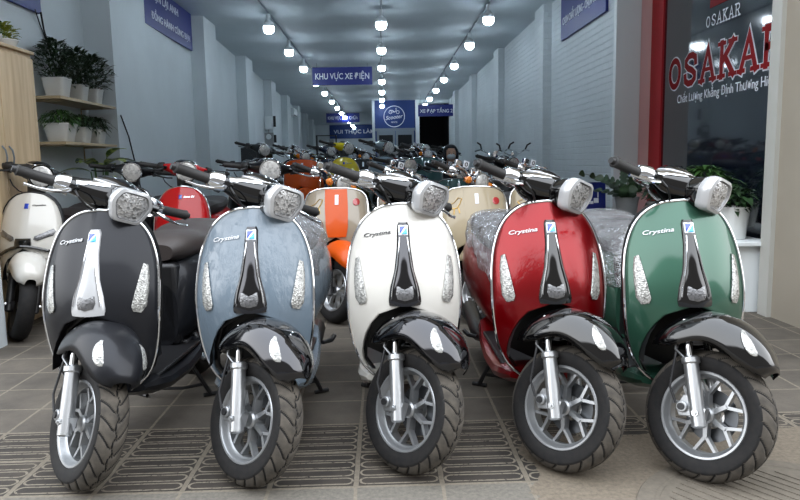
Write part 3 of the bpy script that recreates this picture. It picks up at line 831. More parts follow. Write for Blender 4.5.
# glazed door leaves below the round emblem
for k, (x0, x1) in enumerate(((-.14, .52), (.54, 1.2))):
    d = sbox('door_%d' % (k+1), x0, x1, YB-.06, YB-.005, PLAT, 2.25, M['alu'])
    MB().box(((x0+x1)/2, YB-.065, 1.25), (x1-x0-.16, .02, 1.7)).build('door_pane', M['dark'], d)
    MB().cyl((x1-.05 if k == 0 else x0+.05, YB-.09, 1.1), (x1-.05 if k == 0 else x0+.05, YB-.09, 1.4), .015).build('door_handle', M['chrome'], d)
trim(-.2, 1.26, YB-.08, YB, 2.25, 2.34, M['alu'])

# round emblem on the blue wall
em = thing('wall_emblem', 'round white line emblem with script lettering and a scooter outline, on the blue back wall', 'emblem', (.50, YB-.004, 2.76))
MB().tube([(.37*math.cos(a), 0, .37*math.sin(a)) for a in [2*PI*k/48 for k in range(48)]], .013, 6, closed=True).build('ring', M['sign_white'], em)
text_mb('Scooter', w=.64, depth=.01, bold=.01, shear=.4, T=frame((0, 0, -.02), (1, 0, .12), (-.12, 0, 1))).build('lettering', M['sign_white'], em, smooth=False)
mb = MB()
for cx in (-.13, .13): mb.tube([(cx+.055*math.cos(a), 0, .15+.055*math.sin(a)) for a in [2*PI*k/16 for k in range(16)]], .008, 5, closed=True)
mb.tube([(-.13, 0, .15), (-.05, 0, .16), (.02, 0, .15), (.08, 0, .22), (.06, 0, .29), (.10, 0, .29)], .010, 5)
mb.tube([(.02, 0, .15), (-.06, 0, .22), (-.16, 0, .22)], .012, 5); mb.build('scooter_outline', M['sign_white'], em)
text_mb('SINCE 2010'[:5], w=.22, depth=.01, T=frame((0, 0, -.2), (1, 0, 0), (0, 0, 1))).build('small_lettering', M['sign_white'], em, smooth=False)

def face_sign(name, label, x0, x1, z0, z1, y, lines, group=None, mat='sign_blue', hang=True, lw=.9, lh=.55, shift=0):
    t = thing(name, label, 'sign', ((x0+x1)/2, y, (z0+z1)/2), 0, group); w, h = x1-x0, z1-z0
    MB().box((0, 0, 0), (w, .04, h)).build('panel', M[mat], t, smooth=False)
    text_mb(lines, w=w*lw, h=h*lh, depth=.006, bold=.012, T=frame((shift, -.0205, 0), (1, 0, 0), (0, 0, 1))).build('lettering', M['sign_white'], t, smooth=False)
    if hang:
        for sx in (-1, 1):
            MB().cyl((sx*w*.42, 0, h/2-.01), (sx*w*.42, 0, FLOORH-(z0+z1)/2-.002), .004, seg=6).build('hanger_wire', M['alu'], t)
    return t
face_sign('hanging_sign', 'large blue hanging sign reading KHU VỰC XE ĐIỆN in white capitals', -1.49, -.16, 2.85, 3.24, 15.5, 'KHU VỰC XE ĐIỆN')
face_sign('hanging_sign', 'small blue hanging sign reading KHU VỰC SỬA CHỮA behind lamps', -2.34, -.90, 2.87, 3.27, 30.0, 'KHU VỰC SỬA CHỮA')
face_sign('hanging_sign', 'blue hanging sign reading XE ĐẠP TẦNG 2 in front of the dark passage', 1.26, 2.47, 2.62, 3.0, 23.0, 'XE ĐẠP TẦNG 2')
face_sign('wall_sign', 'wide blue board with large white capitals on the far wall', -2.95, -.33, 2.53, 3.31, 39.95, 'VUI THỰC LÀM', hang=False, mat='board_blue', lh=.42, shift=.1)

def side_sign(name, label, X, y0, y1, z0, z1, lines, facing, hs):
    """sign on a side wall; facing +1 looks to +X (left wall), -1 looks to -X"""
    t = thing(name, label, 'sign', (X, (y0+y1)/2, (z0+z1)/2)); w, h = y1-y0, z1-z0
    MB().box((facing*-.005, 0, 0), (.03, w, h)).build('panel', M['sign_blue'], t, smooth=False)
    for (txt, zc, hh, ww, dy) in lines:
        T = frame((facing*.0105, dy, zc), (0, facing, 0), (0, 0, 1))
        text_mb(txt, w=ww, h=hh, depth=.004, bold=.01, T=T).build('lettering', M['sign_white'], t, smooth=False)
    return t
side_sign('wall_sign', 'sign', XF(9.5)+.03, 8.32, 10.35, 2.80, 3.32,
          [('ĐIỆN LẠI ANH', .14, .16, 1.15, -.22), ('ĐỒNG HÀNH CÙNG BẠN', -.10, .16, 1.66, .06)], 1, 1)['label'] = 'blue sign with two lines of white capitals high on the left wall'
side_sign('wall_sign', 'plain lower corner of a blue sign on the left wall above the wooden cabinet', XL+.025, 4.75, 6.25, 2.47, 3.25, [], 1, 1)
side_sign('wall_sign', 'blue sign with white capitals high on the right brick wall', XR-.025, 7.52, 9.36, 2.70, 3.31,
          [('CHỌN CHẤT LƯỢNG - CHỌN OSAKAR', -.06, .17, 1.66, 0)], -1, 1)

# black glass panel with the OSAKAR lettering
XPn = 2.875
gp = thing('window_panel', 'black glossy shopfront panel with red OSAKAR lettering outlined in white', 'panel', (XPn, 5.85, 1.66+.02))
M['black_glass'] = solid('black_glass', (12, 17, 28), .08, coat=1, nscale=1.3, nbump=.05, dist=.02)
MB().box((.02, 0, 0), (.04, 2.26, 3.26)).build('panel', M['black_glass'], gp, smooth=False)
def slab_letter(ch, w, h, t):
    """list of polylines (x,y) of a slab-serif capital"""
    s = t*.75
    if ch == 'O': return [[(w/2+w*.36*math.cos(a), h/2+h*.42*math.sin(a)) for a in [2*PI*k/24 for k in range(25)]]]
    if ch == 'S':
        return [[(w*.84, h*.70), (w*.82, h*.84), (w*.62, h*.93), (w*.38, h*.92), (w*.2, h*.80), (w*.2, h*.66), (w*.35, h*.55), (w*.62, h*.46), (w*.8, h*.34), (w*.8, h*.2), (w*.62, h*.08), (w*.38, h*.07), (w*.18, h*.16), (w*.16, h*.30)]]
    if ch == 'A': return [[(w*.14, h*.04), (w*.5, h*.96), (w*.86, h*.04)], [(w*.3, h*.36), (w*.7, h*.36)], [(0, h*.04), (w*.30, h*.04)], [(w*.68, h*.04), (w, h*.04)]]
    if ch == 'K': return [[(w*.2, h*.04), (w*.2, h*.96)], [(w*.22, h*.42), (w*.8, h*.96)], [(w*.4, h*.56), (w*.86, h*.04)], [(w*.04, h*.04), (w*.38, h*.04)], [(w*.04, h*.96), (w*.38, h*.96)], [(w*.62, h*.96), (w*.98, h*.96)], [(w*.68, h*.04), (w, h*.04)]]
    if ch == 'R': return [[(w*.2, h*.04), (w*.2, h*.96), (w*.6, h*.95), (w*.8, h*.85), (w*.8, h*.62), (w*.6, h*.50), (w*.24, h*.5)], [(w*.5, h*.5), (w*.86, h*.04)], [(w*.04, h*.04), (w*.38, h*.04)], [(w*.04, h*.96), (w*.3, h*.96)], [(w*.70, h*.04), (w, h*.04)]]
def stroke(mb, pl, t, z, T):
    """flat ribbon of width t along a polyline, at depth z, with thickness"""
    n = len(pl); L, Rr = [], []
    closed = pl[0] == pl[-1] or (Vector(pl[0])-Vector(pl[-1])).length < 1e-4
    for i, p in enumerate(pl):
        p = Vector(p)
        a = Vector(pl[i-1]) if i > 0 else (Vector(pl[-2]) if closed else p); b_ = Vector(pl[i+1]) if i < n-1 else (Vector(pl[1]) if closed else p)
        d0 = (p-a) if (p-a).length > 0 else (b_-p); d1 = (b_-p) if (b_-p).length > 0 else (p-a)
        d0, d1 = d0.normalized(), d1.normalized(); nn = Vector((-(d0+d1).y, (d0+d1).x)).normalized()
        k = 1/max(.45, nn.dot(Vector((-d0.y, d0.x))))
        e = Vector((0, 0))
        if i == 0 and not closed: e = -d1*t*.5
        if i == n-1 and not closed: e = d0*t*.5
        L.append(p+nn*t*.5*k+e); Rr.append(p-nn*t*.5*k+e)
    P = [[(l.x, l.y, z), (r_.x, r_.y, z)] for l, r_ in zip(L, Rr)]
    mb.grid(P, T=T)
def osakar(parent, oy, oz, w, h, t, gap, name, only=None, outline=True, mat='letter_red'):
    # text runs towards -Y, faces -X
    for kind_, tt, zz, mt in (([('letter_outline', t*1.42, .001, 'sign_white')] if outline else [])+[(name, t, .0045, mat)]):
        mb = MB(); x = 0
        for i, ch in enumerate('OSAKAR'):
            T = frame((-.001, oy-x, oz), (0, -1, 0), (0, 0, 1))
            for kk, pl in enumerate(slab_letter(ch, w, h, t)):
                wide = tt if abs(pl[0][1]-pl[-1][1]) > 1e-6 or len(pl) > 2 else tt*.6
                if ch == 'S' or ch == 'O': wide = tt*1.0
                if not outline: wide = tt
                stroke(mb, pl, wide+(0), zz+.00035*kk, T)
            x += w+gap
        mb.build(kind_, M[mt], parent, smooth=False)
M['letter_red'] = solid('letter_red', (128, 4, 12), .6)
M['letter_red'].node_tree.nodes['Principled BSDF'].inputs['Specular IOR Level'].default_value = .15
osakar(gp, 1.00, .105, .30, .29, .058, .035, 'letter_fill')
osakar(gp, .24, .56, .085, .10, .012, .014, 'small_lettering', outline=False, mat='sign_white')
text_mb('Chất Lượng Khẳng Định Thương Hiệu', w=1.66, h=.125, depth=.002, T=frame((-.001, -.05, .0), (0, -1, 0), (0, 0, 1))).build('tagline', M['sign_white'], gp, smooth=False)
mb = MB(); mb.prism([(0, 0), (.34, 0), (.40, .10), (.36, .2), (.42, .3), (.36, .42), (0, .42), (0, .30), (.18, .28), (.18, .13), (0, .12)], .003, frame((-.001, .18, .72), (0, -1, 0), (0, 0, 1))); mb.build('red_logo', M['letter_red'], gp, smooth=False)

# ------------------------------------------------------------------ ceiling lamps
m, nt, b = new_mat('lamp_glow'); b.inputs['Base Color'].default_value = (.9, .9, .9, 1)
b.inputs['Emission Color'].default_value = (.76, .89, 1, 1); b.inputs['Emission Strength'].default_value = LAMP; M['glow'] = m
def lamp_proto():
    t = thing('ceiling_lamp', 'lamp', 'lamp', (0, 0, 0))
    MB().lathe([(.0, 0), (.002, .03), (.012, .052), (.032, .070), (.06, .078), (.085, .077), (.115, .070), (.140, .055), (.150, .035), (.150, 0)], (0, 0, -.25), 'Z', 20).build('bulb', M['glow'], t)
    MB().lathe([(-.15, 0), (-.15, .082), (-.105, .080), (-.06, .03), (0.03, .03), (.03, 0)], (0, 0, 0), 'Z', 18).build('socket', M['trim_white'], t)
    return t
lp = lamp_proto(); ZL = FLOORH-.060
LR = [('left', [6.0, 8.15, 10.3, 12.43, 14.6, 17.2, 19.69, 22.4, 24.95, 27.5, 29.9, 33.2, 36.6, 39.0], -1.60), ('centre', [5.9, 8.0, 10.11, 12.36, 14.62, 17.06, 19.6, 22.1, 24.4], .04), ('right', [5.7, 7.8, 9.87, 11.97, 14.48, 16.85, 19.35, 21.9, 24.26], 1.55)]
first = {'left': 'the left row', 'centre': 'the centre row', 'right': 'the right row'}
nth = ['', 'second', 'third', 'fourth', 'fifth', 'sixth', 'seventh', 'eighth', 'ninth', 'tenth', 'eleventh', 'twelfth', 'thirteenth']
for nm, ys, X in LR:
    nn = len(ys)
    for i, y in enumerate(ys):
        c = copy_tree(lp); c.location = (X+(.004*(y-10) if nm == 'left' else .002*(y-10)), y, ZL)
        c['group'] = 'round lamps in %s on the ceiling' % first[nm]
        c['label'] = ('white glowing ceiling lamp just inside the shop entrance, start of %s' % first[nm] if i == 0 else
                      'white glowing ceiling lamp, next after the entrance lamp in %s' % first[nm] if i == 1 else
                      'white glowing ceiling lamp, topmost and largest seen of %s' % first[nm] if i == 2 else
                      'white glowing ceiling lamp, farthest of %s' % first[nm] if i == nn-1 else
                      'glowing ceiling lamp, %s from the photo top in %s' % (nth[i-2], first[nm]))
    y1 = ys[-1]+.3; Y0 = 5.0; k = (.004 if nm == 'left' else .002)
    t = MB().tube([(X+k*(Y0-10), Y0, FLOORH-.016), (X+k*(y1-10), y1, FLOORH-.016)], .015, 4).build('lamp_track', M['alu'], smooth=False)
    tag(t, 'thin grey lamp track along %s of ceiling lamps' % first[nm], 'lamp track')

# ------------------------------------------------------------------ plants
def leaf(mb, p, d, L, W, up=Vector((0, 0, 1)), droop=.25, seg=4, shape=1.):
    d = Vector(d).normalized(); s_ = d.cross(up)
    if s_.length < .05: s_ = Vector((1, 0, 0))
    s_.normalize(); n_ = s_.cross(d); rows = []
    for i in range(seg+1):
        t = i/seg; w = W*math.sin(PI*min(1, t**.8*.98+.02))**shape*.5
        c = Vector(p)+d*L*t-Vector((0, 0, 1))*droop*L*t*t
        rows.append([tuple(c-s_*w+n_*w*.25), tuple(c), tuple(c+s_*w+n_*w*.25)])
    mb.grid(rows)
def foliage(n, Rr, H, L, W, rnd, droop=.3, base=0., spread=1.):
    mb = MB()
    for k in range(n):
        a = rnd.random()*2*PI; r_ = Rr*math.sqrt(rnd.random()); z = base+H*rnd.random()**.8
        f = math.sin(PI*min(1, max(.15, (z-base)/H*.8+.15)))
        p = (r_*f*math.cos(a), r_*f*math.sin(a), z)
        e = rnd.uniform(-.1, 1.0)
        d = (math.cos(a+rnd.uniform(-.7, .7))*spread, math.sin(a+rnd.uniform(-.7, .7))*spread, e)
        leaf(mb, p, d, L*rnd.uniform(.6, 1.15), W*rnd.uniform(.7, 1.1), droop=droop, seg=3)
    for k in range(7):
        a = rnd.random()*2*PI; mb.tube([(0, 0, -.02), (Rr*.3*math.cos(a), Rr*.3*math.sin(a), H*.5+base), (Rr*.6*math.cos(a), Rr*.6*math.sin(a), H*.9+base)], [.004, .003, .002], 5)
    return mb
def pot(parent, w, h, mat, round_=False, rim=True):
    mb = MB(); k = .74; n = 28; L = []
    def ring(r, z): 
        if round_: return [(r*math.cos(2*PI*i/n), r*math.sin(2*PI*i/n), z) for i in range(n)]
        return [(r*1.08*math.copysign(abs(math.cos(a))**.35, math.cos(a)), r*1.08*math.copysign(abs(math.sin(a))**.35, math.sin(a)), z) for a in [2*PI*(i+.5)/n for i in range(n)]]
    r = w/2
    for rr, z in ((r*k*.9, 0), (r*k, .008), (r*.96, h*.90), (r, h*.9), (r, h), (r*.9, h), (r*.88, h*.86)): L.append(ring(rr, z))
    mb.loft(L, caps=True); mb.build('pot', mat, parent, angle=50)
    MB().lathe([(0, 0), (0, r*.80), (-.02, r*.80), (-.02, 0)], (0, 0, h*.90), 'Z', 20).build('soil', M['soil'], parent)
def plant(name, label, loc, w, h, mat, leafmat, n, Rr, H, L, W, group=None, seed=1, round_=False, droop=.3, spread=1., xmin=-9, xmax=9):
    t = thing(name, label, 'plant', loc, 0, group); pot(t, w, h, mat, round_)
    fb = foliage(n, Rr, H, L, W, random.Random(seed), droop, h*.88, spread)
    fb.v = [(xmin+.02*math.exp((x-xmin)/.1) if x < xmin+.02 and xmin > -5 else min(x, xmax), y, max(z, .003)) for x, y, z in fb.v]
    fb.build('foliage', leafmat, t, smooth=True, angle=180)
    return t
for k, z in enumerate((1.735, 1.355)):
    t = thing('wall_shelf', ['upper wooden wall shelf on the left wall with three bushy potted plants', 'lower wooden wall shelf on the left wall with three low potted plants'][k], 'shelf', (XL+.01, 6.50, z))
    MB().box((.145, 0, -.012), (.29, 1.20 if k == 0 else 1.12, .024)).build('board', M['shelf_wood'], t, smooth=False)
    for y in (-.45, .45):
        MB().tube([(.006, y, -.16), (.006, y, -.03), (.22, y, -.028)], .009, 6).build('bracket', M['shelf_wood'], t)
shelfp = [(6.14, .19, .17), (6.54, .165, .155), (6.88, .16, .15)]
for i, (y, w, h) in enumerate(shelfp):
    plant('potted_plant', ['bushy dark plant in white square pot, nearest on the upper wall shelf', 'bushy dark plant in white pot, middle of the upper wall shelf', 'bushy dark plant in white pot, farthest on the upper wall shelf'][i], (XL+.17, y, 1.736), w, h, M['pot_white'], M['leaf_dark'], 520, .19, .33, .10, .026, 'plants on the wall shelves', 10+i, droop=.3, xmin=-.15)
    plant('potted_plant', ['low leafy plant in wide white pot, nearest on the lower wall shelf', 'low leafy plant in white pot, middle of the lower wall shelf', 'low leafy plant in white pot, farthest on the lower wall shelf'][i], (XL+.17, y, 1.356), w*(1.15 if i == 0 else 1), h*.95, M['pot_white'], M['leaf_dark'] if i else M['leaf_mid'], 260, .14, .13, .09, .022, 'plants on the wall shelves', 20+i, droop=.7, xmin=-.15)
# wooden cabinet with planters on top
cb = thing('cabinet', 'tall pale wooden cabinet with curved handles in the left corner', 'cabinet', (-2.80, 4.40, 0))
MB().box((0, .49, .99), (.33, .94, 1.98)).build('body', M['wood'], cb, smooth=False, bevel=.004)
for k, (a, b_) in enumerate(((.02, .47), (.48, .96))):
    d = MB().box((.172, (a+b_)/2, 1.0), (.016, b_-a, 1.90)).build('door', M['wood'], cb, smooth=False, bevel=.003)
    hy = .43 if k == 0 else .52
    MB().tube([(.180, hy, 1.13), (.203, hy, 1.16), (.21, hy, 1.21), (.203, hy, 1.26), (.180, hy, 1.29)], .006, 8).build('handle', M['alu'], d)
MB().box((.01, .49, 1.992), (.36, .96, .024)).build('top_board', M['shelf_wood'], cb, smooth=False, bevel=.004)
for i, (y, lm) in enumerate(((4.98, 'leaf_mid'), (5.20, 'leaf_yellow'))):
    plant('potted_plant', ['small green plant in shallow white pot on the wooden cabinet', 'small yellow-green plant in shallow white pot at the far end of the wooden cabinet'][i], (-2.74, y, 2.005), .20, .06, M['pot_white'], M[lm], 130, .09, .12, .06, .035, None, 40+i, round_=True, droop=.3)
# big variegated plant on the floor behind the left scooters
t = thing('potted_plant', 'tall plant with large yellow-spotted leaves behind the dark scooters at left', 'plant', (-2.66, 6.55, 0)); pot(t, .34, .32, M['pot_white'], True)
mb = MB(); ms = MB()
for a, e, L_, z in ((-.5, .55, .34, .98), (.35, .25, .36, 1.02), (1.6, .5, .34, .95), (2.6, .5, .32, 1.0), (3.6, .4, .34, .92), (4.6, .75, .33, .95), (-.2, .95, .30, 1.05), (5.4, .3, .30, .85)):
    z += .17; p = (.08*math.cos(a), .08*math.sin(a), z); ms.tube([(0, 0, .25), (.03*math.cos(a), .03*math.sin(a), z*.6), p], [.014, .010, .006], 6)
    leaf(mb, p, (math.cos(a), math.sin(a), e), L_, .15, droop=.45, seg=8)
mb.v = [(max(x, -.30+.01*math.sin(z*40)), y, z) for x, y, z in mb.v]
mb.build('foliage', M['leaf_var'], t, angle=180); ms.build('stem', M['leaf_mid'], t)
# white ledge with plants at the right, in front of the black panel
lg = thing('plant_stand', 'low white box stand under the potted plants by the black panel', 'stand', (2.56, 5.85, 0))
MB().box((0, -.02, .245), (.40, 2.1, .49)).build('body', M['trim_white'], lg, smooth=False, bevel=.006); MB().box((0, -.02, .505), (.46, 2.2, .03)).build('top_board', M['trim_white'], lg, smooth=False, bevel=.004)
rp = [('ZZ', 2.46, 6.78, .24, .24, 'pot_grey'), ('b', 2.60, 6.32, .22, .20, 'pot_grey'), ('c', 2.60, 5.85, .26, .22, 'pot_white'), ('d', 2.56, 5.35, .27, .22, 'pot_white'), ('e', 2.60, 4.95, .22, .24, 'pot_white')]
t = thing('potted_plant', 'plant with rounded dark leaflets on arching stems in grey pot beside the pink wall', 'plant', (rp[0][1], rp[0][2], .521)); pot(t, .24, .22, M['pot_grey'], True)
mb = MB(); ms = MB(); rr = random.Random(5)
for a, ln, el in ((3.3, .36, .5), (2.7, .42, 1.0), (3.8, .40, .9), (1.2, .38, 1.2), (5.2, .36, 1.1), (0, .34, 1.2), (4.4, .34, .6)):
    pts = []
    for i in range(7):
        q = i/6; pts.append(Vector((ln*q*math.cos(a)*(.4+.6*q), ln*q*math.sin(a)*(.4+.6*q), .18+ln*el*q*(1-.35*q))))
    ms.tube(pts, [.008-.001*i for i in range(7)], 6)
    for i in range(2, 7):
        for sg in (-1, 1):
            d = Vector((math.cos(a+sg*1.1), math.sin(a+sg*1.1), .15)); leaf(mb, pts[i], d, .10, .075, up=Vector((-.3*sg, -1, .35)), droop=.15, seg=5, shape=.6)
mb.build('foliage', M['leaf_dark'], t, angle=180); ms.build('stem', M['leaf_dark'], t)
labs = [None, 'leafy dark plant in grey pot, second from the far end of the white stand', 'leafy plant in white pot, middle of the white stand behind the green scooter', 'large fern-like plant in wide white pot behind the green scooter headlight', 'plant in white pot at the near end of the white stand beside the pillar']
for i in range(1, 5):
    _, x, y, w, h, mt = rp[i]
    plant('potted_plant', labs[i], (x, y, .521), w, h, M[mt], M['leaf_mid'] if i == 3 else M['leaf_dark'], [0, 150, 150, 330, 120][i], [0, .14, .15, .17, .12][i], [0, .18, .18, .32, .16][i], [0, .12, .13, .2, .12][i], [0, .05, .05, .035, .05][i], 'plants on the white stand', 50+i, round_=True, droop=.5, xmax=.25)
rb = MB().box((2.50, 4.60, .11), (.17, .22, .22)).build('red_box', M['red_frame'], smooth=False, bevel=.01)
rb = MB(); rb.box((0, 0, .34), (.06, .12, .16)); rb.box((0, 0, .13), (.03, .05, .26)); rb.box((0, 0, .01), (.16, .16, .02))
bpy.data.objects.remove(bpy.data.objects['red_box'])
t = rb.build('red_marker', M['red_frame'], smooth=False, bevel=.008, loc=(2.20, 4.66, 0)); tag(t, 'small red box on a short stand in front of the white plant stand', 'box')

# small fittings along the left wall
e = thing('meter_box', 'grey electric meter boxes on the pilaster of the left wall', 'electric meter', (XL+.22, 0, 0)); e.location = (XF(18.3)+.11, 18.33, 1.85)
MB().box((0, -.03, .36), (.20, .08, .34)).build('upper_box', M['trim_white'], e, smooth=False, bevel=.01)
MB().box((.0, -.03, -.06), (.24, .10, .34)).build('lower_box', M['pot_grey'], e, smooth=False, bevel=.01)
MB().lathe([(-.02, 0), (-.02, .06), (0, .07)], (0, -.085, .0), 'Y', 18).build('dial', M['trim_white'], e)
MB().box((.16, -.03, .40), (.06, .06, .28)).build('switch', M['black_plastic'], e, smooth=False); MB().box((.16, -.03, -.05), (.06, .06, .2)).build('switch', M['black_plastic'], e, smooth=False)
MB().tube([(0, -.02, .19), (.0, -.03, .11)], .015, 6).build('conduit', M['pot_grey'], e); MB().tube([(0, -.02, -.23), (.05, -.03, -.9), (0, -.02, -1.6)], .02, 6).build('conduit', M['pot_grey'], e)
a = thing('air_conditioner', 'white split air conditioner high on the left wall', 'air conditioner', (XF(24.6)+.16, 24.6, 2.95))
L = [[(x, y, z) for x, z in ((-.11, -.14), (.06, -.14), (.12, -.09), (.13, .02), (.10, .12), (-.11, .14))] for y in (-.45, -.43, .43, .45)]
MB().loft(L).build('casing', M['trim_white'], a, smooth=False, bevel=.01); MB().box((.10, 0, -.125), (.05, .76, .012)).build('louvre', M['pot_grey'], a, smooth=False)
s_ = thing('shelf_rack', 'dark open shelf rack with goods against the far left wall', 'shelf', (-2.36, 30, PLAT))
for x in (-.42, .42):
    for y in (-.18, .18): MB().box((x, y, 1.05), (.04, .04, 2.1)).build('post', M['black_plastic'], s_, smooth=False)
for z in (.3, .9, 1.5, 2.08): MB().box((0, 0, z), (.88, .4, .03)).build('shelf_board', M['black_plastic'], s_, smooth=False)
for i, (x, z, w, h) in enumerate(((-.2, .915, .3, .3), (.2, .915, .25, .42), (-.15, 1.515, .35, .25), (.22, 1.515, .2, .4))):
    o = MB().box((0, 0, h/2), (w, .3, h)).build('storage_box', M['pot_grey'] if i % 2 else M['trim_white'], smooth=False, bevel=.008, loc=(-2.36+x, 30, PLAT+z+.001)); tag(o, ['pale box on the lower shelf of the dark rack, left', 'tall grey box on the lower shelf of the dark rack, right', 'pale box on the upper shelf of the dark rack, left', 'narrow grey box on the upper shelf of the dark rack, right'][i], 'box', 'boxes on the dark rack')
k_ = thing('display_screen', 'black flat screen on a stand in front of the left wall', 'screen', (-2.07, 11.5, PLAT))
MB().box((0, 0, 1.0), (.52, .05, .34)).build('screen', M['black_gloss'], k_, smooth=False, bevel=.006); MB().box((0, .03, .42), (.06, .04, .84)).build('stand', M['black_plastic'], k_, smooth=False); MB().box((0, .03, .01), (.3, .25, .02)).build('base', M['black_plastic'], k_, smooth=False)
mb = MB().box((0, 0, .0), (.18, .002, .14)); mb.build('label_sheet', M['pot_grey'], k_, smooth=False, loc=(.04, -.028, .93))
o = thing('sofa', 'black sofa far back near the end of the shop', 'sofa', (-1.45, 27, PLAT))
MB().box((0, 0, .25), (1.5, .8, .30)).build('seat', M['seat_black'], o, bevel=.05, bseg=3)
for x in (-.42, .42): MB().box((x, .33, .72), (.72, .22, .72)).build('back_cushion', M['seat_black'], o, bevel=.08, bseg=3)
for x in (-.8, .8): MB().box((x, 0, .33), (.16, .8, .62)).build('arm', M['seat_black'], o, bevel=.04, bseg=3)
for x in (-.7, .7):
    for y in (-.32, .32): MB().cyl((x, y, 0), (x, y, .11), .02).build('leg', M['black_plastic'], o)
# blue board standing by the right wall
bb = thing('blue_board', 'blue board with white marks standing against the right brick wall', 'board', (2.12, 6.95, 0))
T = Matrix.Rotation(R(-6), 4, 'X')
MB().box((0, 0, .72), (.40, .03, .34), T).build('panel', M['sign_blue'], bb, smooth=False)
mb = MB(); 
for x in (-.17, .17): mb.box((x, .02, .36), (.03, .03, .74), T)
mb.build('legs', M['sign_blue'], bb, smooth=False); bb.children[-1].name = 'stand_frame'
mb = MB()
for (x, z, w, h) in ((.02, .68, .10, .03), (.10, .70, .05, .05), (-.05, .80, .02, .06), (.04, .82, .015, .07), (.12, .76, .012, .06), (-.12, .66, .02, .03)): mb.box((x, -.017, z), (w, .003, h), T)
mb.build('white_marks', M['sign_white'], bb, smooth=False)
# wall cables
def cable(label, pts, r=.008):
    o = MB().tube(pts, r, 6).build('wall_cable', M['black_plastic']); tag(o, label, 'cable')
cable('black cable hanging from the corner of the blue sign down to the shelf plants', [(XL+.045, 6.22, 2.48), (XL+.02, 6.30, 2.35), (XL+.02, 6.42, 2.1), (XL+.03, 6.5, 1.98)])
cable('thin black cable crossing beside the hanging one on the left wall', [(XL+.045, 6.12, 2.48), (XL+.015, 6.25, 2.38), (XL+.015, 6.34, 2.26)], .005)
cable('black cable sagging down the left wall beside the two wall shelves', [(XF(7.2)+.015, 7.22, 1.66), (XF(7.3)+.02, 7.4, 1.45), (XF(7.6)+.02, 7.65, 1.0), (XF(7.8)+.02, 7.8, .5), (XF(7.8)+.02, 7.85, .02)])
# manhole cover under the green scooter
mh = thing('manhole_cover', 'round cast manhole cover set in worn concrete at the bottom right', 'manhole cover', (1.26, 1.93, .001))
M['cast'] = solid('dusty_cast_concrete', (96, 89, 79), .85, nscale=40, nbump=.5, var=.15)
MB().lathe([(0, 0), (.006, 0), (.006, .40), (.003, .405), (.003, .415), (.006, .42), (.006, .47), (0, .475)], (0, 0, 0), 'Z', 72).build('cover', M['cast'], mh, angle=20)
mb = MB()
for i in range(-9, 10):
    x = i*.038; h = math.sqrt(max(0, .37**2-x*x))
    if h > .03: mb.box((x, 0, .0075), (.014, 2*h, .003), Matrix.Rotation(R(35), 4, 'Z'))
mb.build('rib_pattern', M['cast'], mh, smooth=False)
for a in (.4, 3.5):
    MB().box((.30*math.cos(a), .30*math.sin(a), .0095), (.06, .02, .002)).build('lifting_slot', M['dark'], mh, smooth=False)
# ------------------------------------------------------------------ scooters in place
pm = make_scooter('modern', True, True)
FR = [  # name, X, Y, heading, turn, body, fender, tie, seat, cover
    ('matte black scooter with silver centre strip, leftmost of the front row', -1.085, 2.35, -3, 49, 'black_matte_paint', 'black_matte_paint', 'white_trim', 'seat_brown', False),
    ('grey-blue scooter with chrome-black fender, second in the front row', -.490, 2.34, 0, 48, 'blue_paint', 'dark_chrome', 'dark_chrome', 'seat_black', True),
    ('white scooter with dark chrome centre strip, middle of the front row', .078, 2.40, 0, 44, 'white_paint', 'dark_chrome', 'dark_chrome', 'seat_black', False),
    ('glossy red front scooter with black fender, between the white and green ones', .642, 2.38, 0, 44, 'red_paint', 'black_gloss', 'black_gloss', 'seat_black', True),
    ('metallic green scooter with plastic-wrapped seat, rightmost of the front row', 1.115, 2.27, -3, 44, 'green_paint', 'black_gloss', 'black_gloss', 'seat_black', True)]
for lab, x, y, hd, tn, bo, fe, ti, se, cov in FR:
    c = place(pm, x, y, R(hd), R(tn), lab, 'front row of scooters', {M['ph_body']: M[bo], M['ph_fender']: M[fe], M['ph_tie']: M[ti], M['ph_seat']: M[se], **({M['letter_silver']: M['black_gloss']} if bo == 'white_paint' else {})})
    if not cov:
        for k in list(c.children):
            if k.name.startswith('plastic_seat_cover'): bpy.data.objects.remove(k)
pc = make_scooter('classic', False); pr = make_scooter('round', False); pw = make_scooter('white', False)
M['orange'] = paint('orange_paint', (205, 80, 8), coat=.25, rough=.4); M['cream'] = paint('cream_paint', (168, 154, 128), coat=.4); M['bright_red'] = paint('bright_red_paint', (178, 6, 14), rough=.35, coat=.5); M['greycream'] = paint('grey_cream_paint', (150, 138, 120))
M['teal'] = paint('teal_paint', (40, 78, 78)); M['yellow'] = paint('yellow_paint', (205, 188, 8)); M['silverblue'] = paint('pale_blue_paint', (110, 130, 142)); M['black_paint'] = paint('black_paint', (14, 15, 18)); M['grey_paint'] = paint('grey_paint', (50, 56, 62)); M['maroon'] = paint('maroon_paint', (96, 14, 26)); M['navy'] = paint('navy_paint', (24, 34, 58))
def rm(body, fender=None, panel=None, seat='seat_black'):
    return {M['ph_body']: M[body], M['ph_fender']: M[fender or body], M['ph_panel']: M[panel or body], M['ph_seat']: M[seat], M['ph_tie']: M['black_gloss']}
